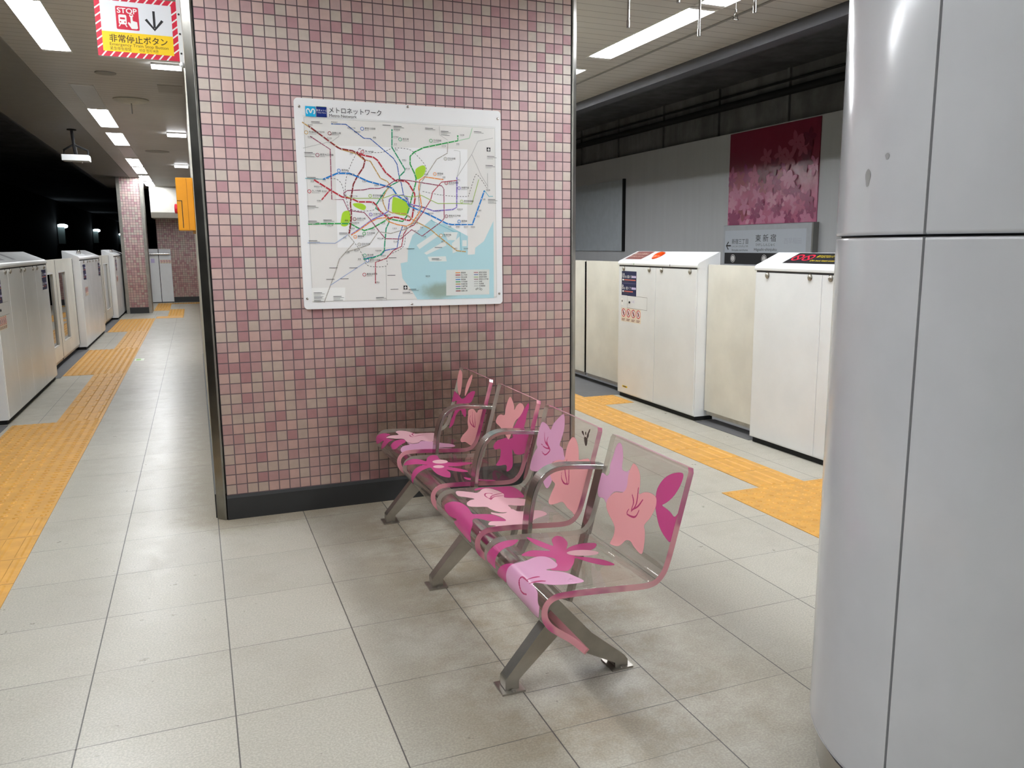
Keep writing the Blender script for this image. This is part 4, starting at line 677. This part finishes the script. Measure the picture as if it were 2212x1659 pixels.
def bans(t, F, a, z, step, r):
    b = MB(); b.rect(F, a - r * 1.2, a + step * 3 + r * 1.2, z - r * 2.1, z + r * 1.2, 0, 5)
    for k in range(4):
        c = a + step * k; b.dot(F, c, z, r * .95, .0003, 1); b.ring(F, c, z, r, r * .2, .0006, 2)
        b.dot(F, c - r * .05, z + r * .45, r * .16, .0005, 3, 10); b.line(F, [(c, z + r * .3), (c - r * .1, z - r * .1), (c + r * .15 * (-1) ** k, z - r * .6)], r * .3, .0005, 3); b.line(F, [(c - r * .45, z + r * .05 * k), (c, z + r * .2), (c + r * .4, z - r * .1)], r * .16, .0005, 3)
        b.line(F, [(c - r * .6, z + r * .6), (c + r * .6, z - r * .6)], r * .17, .0008, 2)
        for q in range(2): b.rect(F, c - r * .9, c + r * (.8 - .3 * q), z - r * (1.55 + .3 * q), z - r * (1.42 + .3 * q), .0004, 8)
    b.build('warning_sticker', ST_MATS, t)['label'] = 'row of four red ring prohibition pictograms'
def hatch(t, F, a, z, w, h, txt=None):
    b = MB(); e = .0022
    for q in ((a, a + w, z, z + e), (a, a + w, z + h - e, z + h), (a, a + e, z, z + h), (a + w - e, a + w, z, z + h)): b.rect(F, *q, 0, 9)
    if txt: b.text(F, txt, h * .3, a + w * .22, z + h * .45, .0003, 7)
    o, u, v, n = F; b.disc(o + u * (a + w * .13) + v * (z + h * .48), n, .010, .006, 14, 3, .003); b.build('service_hatch', ST_MATS, t)
t, F, T, A, D = door_housing('right', 1.045, 2.303, [1.66], [2.2, 1.76, 1.565, 1.15], 'white platform door housing with navy sticker and orange lamp, right of the tiled wall', 'platform door housings')
info(t, F, A(2.237), .905, .262, .21); hatch(t, F, A(2.133), .797, .346, .108, '1-4C'); bans(t, F, A(2.195), .753, .0877, .036)
b = MB(); b.rect(F, A(2.245), A(2.205), .82, .875, 0, 1); b.rect(F, A(2.232), A(2.218), .845, .862, .0004, 3); b.build('small_label', ST_MATS, t)
b = MB(); b.rect(F, A(2.20), A(2.11), .092, .108, 0, 6); b.rect(F, A(2.185), A(2.13), .096, .104, .0004, 9); b.build('yellow_label', ST_MATS, t)
b = MB(); b.rect(T, A(2.26), A(1.98), .012, .165, .0006, 8); b.text(T, '駆け込み乗車は', .030, A(2.25), .105, .001, 5, width=.24); b.text(T, 'おやめください', .030, A(2.25), .055, .001, 5, width=.24); b.build('top_label', ST_MATS, t)
b = MB(); o, u, v, n = T
b.loft([[tuple(o + u * (A(1.80) + w * .05 * math.cos(q)) + v * (.085 + w * .065 * math.sin(q)) + n * hh) for q in np.linspace(0, 2 * math.pi, 16, endpoint=False)] for w, hh in ((1, 0), (.95, .008), (.7, .018), (.35, .023))], 0, True)
b.build('warning_lamp', M_ORANGE, t)
F0 = frame((3.365 - .0006, 0, 0), NEGY, Z)
for yy, mm in ((2.02, flat('green_mark', lin(70, 150, 80))), (1.44, M_CSEAM)):
    b = MB(); b.rect(F0, A(yy), A(yy) + .009, 1.170, 1.184, 0, 0); b.build('pilot_mark', mm, t)
t, F, T, A, D = door_housing('right', -.90, .362, [-.284], [.23, -.178, -.358, -.78], 'white platform door housing with black warning plate, half hidden by the grey column', 'platform door housings')
b = MB(); b.rect(T, A(.14), A(-.34), .012, .165, .0006, 3); b.ring(T, A(.08), .095, .045, .012, .001, 2); b.line(T, [(A(.11), .125), (A(.05), .065)], .012, .001, 2); b.ring(T, A(-.02), .095, .045, .012, .001, 2); b.line(T, [(A(.01), .125), (A(-.05), .065)], .012, .001, 2)
b.text(T, '乗り出さないでください', .040, A(-.08), .100, .001, 6, width=.24); b.text(T, 'Do not lean over', .030, A(-.08), .045, .001, 6, width=.22); b.build('top_label', ST_MATS, t)
t, F, T, A, D = door_housing('left', 3.0, 5.42, [3.51, 4.12, 4.735], [3.41, 3.60, 4.03, 4.22, 4.63, 4.84, 5.23], 'nearest white platform door housing on the left edge', 'platform door housings')
info(t, F, 5.06, .92, .26, .19); info(t, F, 3.015, .91, .2, .17); bans(t, F, 3.06, .775, .064, .030); hatch(t, F, 3.05, .81, .36, .10)
b = MB(); b.rect(T, 3.05, 3.75, .02, .155, .0006, 9); b.rect(T, 4.05, 4.2, .02, .155, .0006, 9); b.build('top_label', ST_MATS, t)
t, F, T, A, D = door_housing('left', 8.05, 10.5, [8.98, 9.72], [8.43, 8.85, 9.13, 9.54, 9.95, 10.35], 'second white platform door housing on the left, beyond the first door', 'platform door housings')
info(t, F, 8.3, .90, .30, .2); info(t, F, 10.18, .90, .26, .19); bans(t, F, 8.4, .76, .08, .036)
b = MB(); b.rect(T, 9.2, 10.3, .02, .155, .0006, 9); b.build('top_label', ST_MATS, t)
b = MB(); b.tube(smooth_path([(-1.50, 8.55, 1.244), (-1.50, 8.6, 1.275), (-1.50, 8.75, 1.275), (-1.50, 8.8, 1.244)], 4), .012, 8); b.build('warning_lamp', M_POL, t)
t, F, T, A, D = door_housing('left', 13.0, 15.4, [13.9, 14.6], [13.3, 13.8, 14.1], 'farthest white platform door housing, beside the far tiled pillar', 'platform door housings')
info(t, F, 13.25, .90, .28, .2); bans(t, F, 13.3, .76, .075, .034)
b = MB(); b.tube(smooth_path([(-1.50, 13.35, 1.244), (-1.50, 13.4, 1.275), (-1.50, 13.6, 1.275), (-1.50, 13.65, 1.244)], 4), .012, 8); b.build('warning_lamp', M_POL, t)

def door_leaf(side, y0, y1, label, win=None, seal=None):
    sg_ = 1 if side == 'right' else -1; xf = 3.37 if side == 'right' else -1.43
    xa, xb = sorted((xf + sg_ * .085, xf + sg_ * .12)); zb, zt = .085, 1.19
    t = thing('sliding_door', ((xa + xb) / 2, (y0 + y1) / 2, zb), label, 'platform door', 'sliding platform door leaves')
    b = MB()
    if win:
        w0, w1, v0, v1 = win
        b.box(xa, xb, y0, w0, zb, zt); b.box(xa, xb, w1, y1, zb, zt); b.box(xa, xb, w0, w1, zb, v0); b.box(xa, xb, w0, w1, v1, zt)
    else: b.box(xa, xb, y0, y1, zb, zt)
    b.build('leaf', M_GATED, t)
    if win:
        xs = xb if sg_ < 0 else xa; q = .012
        b = MB(); 
        for p in ((w0 - q, w1 + q, v0 - q, v0 + .004), (w0 - q, w1 + q, v1 - .004, v1 + q), (w0 - q, w0 + .004, v0, v1), (w1 - .004, w1 + q, v0, v1)): b.box(xs - .002, xs + .002, *p)
        b.build('window_frame', M_GATE, t); b = MB(); b.box((xa + xb) / 2 - .003, (xa + xb) / 2 + .003, w0, w1, v0, v1); b.build('window_pane', M_PANE, t)
    if seal:
        b = MB(); b.box(xa - .002, xb + .002, *seal, zb, zt - .01); b.build('edge_seal', M_GAP, t)
    b = MB(); b.box(xa + .008, xb - .008, y0 + .02, y1 - .02, zb - .03, zb); b.build('bottom_rail', M_STEEL, t)
    return t
door_leaf('right', .385, 1.035, 'cream sliding door leaf between the two right door housings', None, (.385, .392))
door_leaf('right', 2.312, 3.125, 'cream sliding door leaf beside the tiled wall, left of the stickered housing')
door_leaf('right', 3.150, 4.40, 'cream sliding door leaf cut off by the tiled wall edge', None, (3.150, 3.16))
door_leaf('left', 5.43, 6.575, 'nearer glazed sliding door leaf after the first left housing', (5.62, 6.36, .25, 1.04), (6.57, 6.575))
door_leaf('left', 6.59, 8.04, 'farther glazed sliding door leaf before the second left housing', (6.78, 7.30, .25, 1.04), (8.02, 8.04))
door_leaf('left', 10.52, 11.72, 'glazed sliding door leaf just after the second left housing', (10.75, 11.5, .25, 1.04), (11.71, 11.72))
door_leaf('left', 11.74, 12.99, 'glazed sliding door leaf just before the farthest left housing', (11.95, 12.7, .25, 1.04), (12.97, 12.99))
for nm, x0, x1, y0, y1, lb in (('edge_plate', -1.62, -1.412, 5.43, 8.04, 'dark grey edge plate at the nearer left door'), ('edge_plate', -1.62, -1.412, 10.5, 13., 'dark grey edge plate at the farther left door'), ('edge_plate', -1.62, -1.44, .4, 2.98, 'dark grey edge plate at the left picture border'),
                           ('edge_plate', 3.045, 3.56, 2.31, 4.4, 'dark grey edge plate beside the tiled wall on the right'), ('edge_plate', 3.375, 3.56, .37, 1.04, 'dark edge plate under the door between the right housings')):
    b = MB(); b.box(x0, x1, y0, y1, 0, .003); tag(b.build(nm, M_PLATE, loc=((x0 + x1) / 2, (y0 + y1) / 2, 0)), lb, 'floor plate', 'edge plates under the doors')

# ------------------------------------------------------------------ tactile paving
def tactile(x0, x1, y0, y1, kind, label, along='y'):
    b = MB(); b.box(x0, x1, y0, y1, 0, .003)
    if kind == 'dots':
        nx = max(1, round((x1 - x0) / .059)); ny = max(1, round((y1 - y0) / .059)); sx = (x1 - x0) / nx; sy = (y1 - y0) / ny
        for i in range(nx):
            for j in range(ny):
                cx, cy = x0 + sx * (i + .5), y0 + sy * (j + .5)
                vs = [(cx + r * math.cos(math.pi * k / 4), cy + r * math.sin(math.pi * k / 4), h) for r, h in ((.0165, .003), (.0105, .0078)) for k in range(8)]
                b.add(vs, [[k, (k + 1) % 8, 8 + (k + 1) % 8, 8 + k] for k in range(8)] + [list(range(8, 16))])
    else:
        W_, L_ = (x1 - x0, y1 - y0) if along == 'y' else (y1 - y0, x1 - x0); nb = max(2, round(W_ / .075)); nl = max(1, round(L_ / .3))
        for i in range(nb):
            for j in range(nl):
                c = W_ * (i + .5) / nb; a0 = L_ * j / nl + .015; a1 = L_ * (j + 1) / nl - .015
                P = [(c - .015, a0), (c + .015, a0), (c + .015, a1), (c - .015, a1)]; Q = [(c - .009, a0 + .006), (c + .009, a0 + .006), (c + .009, a1 - .006), (c - .009, a1 - .006)]
                T_ = (lambda p, h: (x0 + p[0], y0 + p[1], h)) if along == 'y' else (lambda p, h: (x0 + p[1], y0 + p[0], h))
                b.add([T_(p, .003) for p in P] + [T_(p, .0078) for p in Q], [[k, (k + 1) % 4, 4 + (k + 1) % 4, 4 + k] for k in range(4)] + [[4, 5, 6, 7]])
        for j in range(1, nl):
            a = L_ * j / nl
            if along == 'y': b.box(x0, x1, y0 + a - .001, y0 + a + .001, .003, .0032, 1)
    o = b.build('tactile_paving', [M_YEL, M_CSEAM], loc=((x0 + x1) / 2, (y0 + y1) / 2, 0)); return tag(o, label, 'tactile paving', 'yellow tactile paving')
LX0, LX1, LP = -1.12, -.815, -1.41
tactile(LX0, LX1, -3.2, .40, 'bars', 'yellow guide bar strip running off the bottom left of the picture')
tactile(LP, LX1, .40, 2.95, 'dots', 'nearest wide yellow dotted pad on the left side')
tactile(LX0, LX1, 2.95, 5.575, 'bars', 'yellow guide bar strip beside the nearest left housing')
tactile(LP, LX1, 5.575, 7.95, 'dots', 'middle wide yellow dotted pad before the glazed left door')
tactile(LX0, LX1, 7.95, 10.46, 'bars', 'yellow guide bar strip beside the second left housing')
tactile(LP, LX1, 10.46, 13.0, 'dots', 'farthest wide yellow dotted pad on the left side')
tactile(-.813, -.33, 13.0, 13.45, 'bars', 'short yellow strip turning right in front of the far pillar', 'x')
tactile(-.62, -.33, 13.45, 15.4, 'dots', 'small yellow dotted pad right of the far pillar')
tactile(-.93, -.62, 15.1, 16.0, 'bars', 'short yellow strip beside the far pillar foot')
tactile(-.93, -.63, 16.0, 17.3, 'dots', 'yellow dotted pad in front of the white end gate')
tactile(-.93, .0, 17.3, 17.62, 'dots', 'yellow dotted row along the far end wall')
tactile(2.737, 3.045, -.59, 4.5, 'bars', 'yellow guide bar strip behind the bench, along the right doors')
tactile(3.048, 3.33, 1.915, 2.305, 'dots', 'small yellow dotted pad at the foot of the stickered housing')
tactile(2.485, 3.33, -2.6, -.593, 'dots', 'wide yellow dotted pad behind the bench, beside the grey column')
b = MB(); b.box(-.80, -.70, 6.58, 6.80, 0, .0012); b.box(-.785, -.735, 6.62, 6.76, .0012, .0016, 1); tag(b.build('floor_sticker', [flat('pale_sticker', lin(214, 222, 204)), flat('green_print', lin(120, 180, 70))], loc=(-.75, 6.69, 0)), 'small pale green sticker on the floor beside the left strip', 'sticker')

# ------------------------------------------------------------------ things on the right track wall
t = thing('wall_print', (6.492, 4.255, 1.60), 'dark red flower print on the grey wall across the right track', 'poster')
b = MB(); b.box(6.488, 6.5, 3.40, 5.11, 1.602, 2.765); b.build('print_panel', M_ART, t)
F = frame((6.4875, 5.11, 1.602), Vector((0, -1, 0)), Z); b = MB(); rg = random.Random(5); AC = [lin(196, 122, 154), lin(206, 142, 168), lin(178, 92, 126), lin(140, 52, 96), lin(106, 34, 56), lin(150, 72, 90)]
def azalea(a, c, r, m, rot, lift):
    for k in range(5):
        th = rot + 2 * math.pi * k / 5; d = (math.cos(th), math.sin(th)); e = (-d[1], d[0])
        P = [(a + (d[0] * u_ + e[0] * w_) * r, c + (d[1] * u_ + e[1] * w_) * r) for u_, w_ in ((.05, -.1), (.45, -.27), (.78, -.2), (1., 0), (.78, .2), (.45, .27), (.05, .1))]
        b.poly(F, [(min(max(q[0], .002), 1.708), min(max(q[1], .002), 1.16)) for q in P], lift + k * .00002, m)
for k in range(95):
    v_ = rg.random() ** 1.5 * .60; azalea(rg.uniform(.06, 1.65), .05 + v_, rg.uniform(.07, .15), rg.choice([0, 0, 1, 2, 2, 3, 3, 5]) if v_ < .5 else rg.choice([2, 3, 5]), rg.uniform(0, 6), .0004 + k * .00012)
for a, c, r, m in ((.78, .80, .13, 5), (.95, .68, .12, 4), (1.05, .80, .13, 5), (1.32, .92, .15, 5), (1.44, .86, .13, 5), (1.55, .95, .12, 4), (1.50, .70, .14, 4), (.72, .60, .13, 4), (1.2, .74, .14, 5)): azalea(a, c, r, m, a * 9, .012 + a * .0005)
b.build('flower_print', [flat('azalea_%d' % i, c, .25, .5) for i, c in enumerate(AC)], t)
t = thing('station_sign', (6.46, 4.26, 1.05), 'grey framed station name sign on the wall below the flower print', 'sign')
b = MB(); b.box(6.44, 6.5, 3.395, 5.135, 1.05, 1.598); b.build('sign_frame', plain('sign_frame_grey', (.42, .44, .48), .35), t, bevel=.008)
b = MB(); b.box(6.42, 6.5, 3.36, 3.385, 1.06, 1.598); b.build('side_rail', M_SOFT, t)
F = frame((6.4392, 5.085, 1.10), NEGY, Z); b = MB(); SM = [flat('sign_face_grey', (.50, .54, .60), .35), M_INK, M_PAPER, flat('faded_print', (.42, .44, .52), .4)]
b.rect(F, 0, 1.59, .145, .43, 0, 0); b.rect(F, 0, 1.59, 0, .145, 0, 1)
b.line(F, [(.03, .235), (.135, .235)], .018, .0006, 1); b.line(F, [(.082, .285), (.034, .235), (.082, .185)], .018, .0007, 1)
b.text(F, '新宿三丁目', .072, .155, .262, .0006, 1, width=.345); b.text(F, 'しんじゅくさんちょうめ', .03, .155, .218, .0006, 1, width=.345); b.text(F, 'Shinjuku-sanchome', .036, .155, .168, .0006, 1, width=.345)
b.text(F, '東 新 宿', .098, .65, .290, .0006, 1, width=.40); b.text(F, 'ひがししんじゅく', .04, .66, .232, .0006, 1, width=.37); b.text(F, 'Higashi-shinjuku', .05, .63, .172, .0006, 1, width=.44)
b.text(F, '西早稲田', .075, 1.20, .262, .0006, 3, width=.31)
for a, s in ((.185, '13'), (.835, '12')): b.dot(F, a, .072, .052, .0006, 2, 24); b.ring(F, a, .072, .046, .010, .001, 1, 24); b.text(F, 'F', .03, a, .076, .0012, 1, 'C'); b.text(F, s, .036, a, .044, .0012, 1, 'C')
b.build('sign_face', SM, t); b = MB(); b.box(6.438, 6.441, 4.86, 4.93, 1.068, 1.078); b.build('latch', M_INK, t)
t = thing('wall_screen', (6.47, 9.6, 1.25), 'bluish grey screen panel on the right track wall, beside the tiled block', 'screen')
b = MB(); b.box(6.465, 6.5, 8.02, 11.2, 1.255, 2.41); b.build('screen_panel', plain('blue_grey_screen', (.42, .46, .50), .35), t)
b = MB(); b.box(6.455, 6.5, 7.985, 7.998, 1.25, 2.42); b.box(6.455, 6.5, 8.006, 8.02, 1.25, 2.42); b.build('dark_edge_strip', M_GAP, t)

# ------------------------------------------------------------------ lamps
def lamp(xc, y0, y1, label, on=True, w=.19, group=None):
    t = thing('ceiling_light', (xc, (y0 + y1) / 2, CZ), label, 'ceiling light', group)
    h = w / 2 - .001; y0 += .001; y1 -= .001
    b = MB()
    for q in ((xc - h, xc - h + .004, y0, y1), (xc + h - .004, xc + h, y0, y1), (xc - h, xc + h, y0, y0 + .004), (xc - h, xc + h, y1 - .004, y1)): b.box(*q, CZ - .003, CZ + .07)
    b.box(xc - h, xc + h, y0, y1, CZ + .07, CZ + .075); b.build('trough', M_TRAF, t)
    b = MB(); b.box(xc - h + .005, xc + h - .005, y0 + .05, y1 - .05, CZ + .052, CZ + .058); b.build('reflector', M_REFL if on else M_OFF, t)  # lit reflector glows itself, in place of tube light bounced in the trough
    if not on:
        b = MB(); b.box(xc - h + .006, xc + h - .006, y0 + .045, y1 - .045, CZ - .001, CZ - .0002); b.build('cover', M_OFF, t)
    for s in (-.045, .045):
        b = MB(); b.tube([(xc + s, y0 + .044, CZ + .018), (xc + s, y1 - .044, CZ + .018)], .019, 10); b.build('tube', M_LAMP if on else M_OFF, t)
    for a in (y0 + .006, y1 - .042):
        b = MB(); b.prism([(xc - h + .005, CZ + .0), (xc - h + .03, CZ - .002), (xc + h - .03, CZ - .002), (xc + h - .005, CZ), (xc + h - .005, CZ + .06), (xc - h + .005, CZ + .06)], 'y', a, a + .036); b.build('end_cap', M_TRAF, t)
    return t
LG, RG = 'lamps of the left ceiling row', 'lamps of the right ceiling row'
W = ['second', 'third', 'fourth', 'fifth', 'sixth', 'seventh']
lamp(-.862, 1.47, 2.87, 'big bright lamp at the top left corner, nearest of the left row', group=LG)
lamp(-.862, 4.17, 5.50, 'dark unlit lamp of the left row, just before the second bright lamp', False, group=LG)
for k, (a, c) in enumerate(((5.52, 6.95), (7.42, 8.82), (10.62, 12.03), (12.15, 13.56), (13.98, 15.4), (15.6, 16.98))): lamp(-.862, a, c, '%s lit lamp from the camera in the left ceiling row' % W[k], group=LG)
lamp(-.862, 9.0, 10.4, 'dark unlit lamp of the left row, between the third and fourth bright lamps', False, group=LG)
lamp(RXC, .16, 1.58, 'long bright lamp right of the tiled wall', group=RG); lamp(2.785, -1.28, .13, 'bright lamp cut by the top edge, nearer end of the right row', group=RG)
lamp(2.785, 1.93, 3.33, 'bright lamp just showing past the right edge of the tiled wall', group=RG)
for k in range(5):
    for x in (-.862, 2.785):
        if x > 0 and k > 3: continue
        lamp(x, -2.75 - 1.45 * k if x > 0 else -1.45 * k + .02, -1.35 - 1.45 * k if x > 0 else 1.40 - 1.45 * k, 'lamp of the %s ceiling row outside the picture' % ('right' if x > 0 else 'left'), group=RG if x > 0 else LG)
for k in range(4): lamp(2.785, 3.4 + 1.47 * k, 4.8 + 1.47 * k, 'lamp of the right ceiling row hidden behind the tiled block', group=RG)
for k, (a, c, lb) in enumerate(((2.99, 3.07, 'thin bright lamp below the red striped sign'), (7.12, 7.30, 'short bright lamp against the block, above the yellow cabinet'), (11.36, 11.58, 'farthest short bright lamp against the block'))):
    t = thing('ceiling_light', (-.16, (a + c) / 2, CZ - .03), lb, 'ceiling light', 'short lamps along the tiled block')
    b = MB(); b.box(-.27, -.056, a, c, CZ - .014, CZ); b.build('trough', M_TRAF, t); b = MB(); b.box(-.268, -.058, a + .004, c - .004, CZ - .034, CZ - .015); b.build('tube_panel', M_LAMP2, t)
# little lamps far down the left tunnel
for y, z, s, lb in ((38.5, 2.30, 1., 'nearest of three little lamps on the black tunnel wall'), (52.7, 2.37, .95, 'middle of three little lamps on the black tunnel wall'), (71.5, 2.40, 1., 'farthest of three little lamps on the black tunnel wall, touching the far pillar')):
    t = thing('tunnel_light', (-5.5, y, z), lb, 'lamp', 'little tunnel lamps')
    b = MB(); b.disc((-5.35, y, z), (0, -.35, -.94), .20 * s, .05, 18); b.build('lens', emit('tunnel_lens_%d' % y, (.75, .9, 1.), 5.), t)
    b = MB(); b.box(-5.57, -5.30, y + .05, y + .2, z - .8 * s, z + .06); b.build('housing', flat('pale_green_housing', (.16, .2, .19), .4), t)
    b = MB(); b.box(-5.595, -5.2, y - .3, y + .3, z - .92, z - .88); b.build('mount_bracket', M_UNLIT, t)

# ------------------------------------------------------------------ small things under the ceiling
for x, y, a, c, lb in ((2.006, -.34, 2.40, 'far', 'left'), (2.424, -.34, 2.40, 'far', 'right'), (2.006, -.806, 2.40, 'near', 'left'), (2.424, -.806, 2.40, 'near', 'right')):
    b = MB(); b.tube([(x, y, CZ), (x, y, a + .03)], .0065, 8); b.tube([(x, y, a + .035), (x, y, a)], .009, 8)
    tag(b.build('hanging_rod', M_POL, loc=(x, y, CZ)), 'thin steel rod hanging from the right ceiling, %s one of the %s pair' % (lb, c), 'rod', 'hanging steel rods')
t = thing('wire_hook', (2.424, -.655, CZ), 'small triangular ring on a wire among the hanging rods', 'hook')
b = MB(); b.tube([(2.424, -.655, CZ), (2.424, -.655, 2.45)], .0015, 5); b.build('hanging_wire', M_STEEL, t)
b = MB(); b.tube([(2.424, -.655, 2.452), (2.409, -.655, 2.405), (2.439, -.655, 2.405), (2.424, -.655, 2.452)], .0028, 6); b.build('ring', M_POL, t)
t = thing('camera_monitor', (-1.28, 7.26, CZ), 'white monitor box hung on a dark yoke from the left ceiling', 'monitor')
b = MB(); b.box(-1.42, -1.135, 7.20, 7.42, 2.335, 2.405); b.build('case', M_GATE, t, bevel=.006)
b = MB(); b.tube([(-1.30, 7.3, CZ), (-1.29, 7.3, 2.52)], .016, 8); b.tube([(-1.29, 7.3, 2.53), (-1.40, 7.3, 2.46), (-1.40, 7.3, 2.40)], .011, 8); b.tube([(-1.29, 7.3, 2.53), (-1.15, 7.3, 2.46), (-1.15, 7.3, 2.40)], .011, 8); b.tube([(-1.29, 7.3, 2.53), (-1.275, 7.3, 2.40)], .02, 8); b.disc((-1.30, 7.3, CZ), (0, 0, -1), .05, .01, 14); b.build('ceiling_yoke', M_GAP, t)
b = MB(); b.tube([(-1.22, 7.3, 2.335), (-1.22, 7.3, 2.315)], .008, 8); b.build('sensor', M_STEEL, t)
t = thing('ceiling_speaker', (-.62, 3.55, CZ), 'small flat round grille on the left ceiling below the striped sign', 'speaker'); b = MB(); b.disc((-.62, 3.55, CZ), (0, 0, -1), .078, .006, 24); b.build('grille', plain('grey_grille', (.30, .29, .28), .6), t)
t = thing('ceiling_speaker', (-.455, 9.4, CZ), 'round grille on the left ceiling farther along, near the yellow cabinet', 'speaker'); b = MB(); b.disc((-.455, 9.4, CZ), (0, 0, -1), .16, .006, 24); b.build('grille', plain('grey_grille', (.30, .29, .28), .6), t)
t = thing('smoke_detector', (-.515, 4.82, CZ), 'wide round ceiling plate with a thin stem under it', 'detector'); b = MB(); b.disc((-.515, 4.82, CZ), (0, 0, -1), .155, .008, 28, 0, .03); b.build('plate', M_SOFF, t); b = MB(); b.tube([(-.515, 4.82, CZ - .03), (-.515, 4.82, CZ - .13)], .006, 8); b.build('stem', M_STEEL, t)
t = thing('ceiling_hatch', (-.17, 4.1, CZ), 'square grey hatch in the left ceiling beside the block', 'hatch'); b = MB(); b.box(-.26, -.06, 3.92, 4.3, CZ - .004, CZ); b.build('lid', plain('hatch_grey', (.42, .40, .38), .5), t)

# white gate at the far end of the platform
t = thing('end_gate', (-.83, 17.95, 0), 'white gate with a steel bar at the far end of the platform', 'gate')
for a, c in ((-1.08, -.862), (-.848, -.585)):
    b = MB(); b.box(a, c, 17.93, 17.97, .02, 1.29); b.build('leaf', M_GATE, t)
b = MB(); b.box(-.862, -.848, 17.94, 17.97, .02, 1.29); b.build('gap', M_GAP, t)
b = MB(); b.tube([(-1.07, 17.90, 1.17), (-.61, 17.90, 1.17)], .022, 8); b.build('push_bar', M_POL, t)
F = frame((0, 17.9292, 0), X, Z); bans(t, F, -.80, 1.0, .06, .026); b = MB(); b.rect(F, -1.03, -.95, .96, 1.06, 0, 7); b.build('small_label', ST_MATS, t)
b = MB(); b.box(-1.08, -.585, 17.94, 17.97, 0, .02); b.build('sill', M_GAP, t)

# ------------------------------------------------------------------ camera, world, colour management
cam = bpy.data.cameras.new('camera'); co = bpy.data.objects.new('camera', cam); COL.objects.link(co)
co.location = CAM['loc']; co.rotation_euler = [R(a) for a in CAM['rot']]
cam.sensor_fit = 'HORIZONTAL'; cam.sensor_width = 36.; cam.lens = CAM['f'] / 2212 * 36
cam.shift_x = -(CAM['cx'] - 1106) / 2212; cam.shift_y = (CAM['cy'] - 829.5) / 2212; cam.clip_start = .05; cam.clip_end = 200
SC.camera = co
w = bpy.data.worlds.new('world'); SC.world = w; w.use_nodes = True
w.node_tree.nodes['Background'].inputs[0].default_value = (.5, .55, .6, 1); w.node_tree.nodes['Background'].inputs[1].default_value = .0
SC.view_settings.view_transform = 'Standard'; SC.view_settings.look = 'None'; SC.view_settings.gamma = 1; SC.view_settings.exposure = EXPOSURE
SC.view_settings.use_curve_mapping = False
SC.cycles.max_bounces = 10; SC.cycles.diffuse_bounces = 5; SC.cycles.glossy_bounces = 4; SC.cycles.transparent_max_bounces = 24
SC.cycles.caustics_reflective = False; SC.cycles.sample_clamp_indirect = 6.
SC.cycles.use_denoising = True
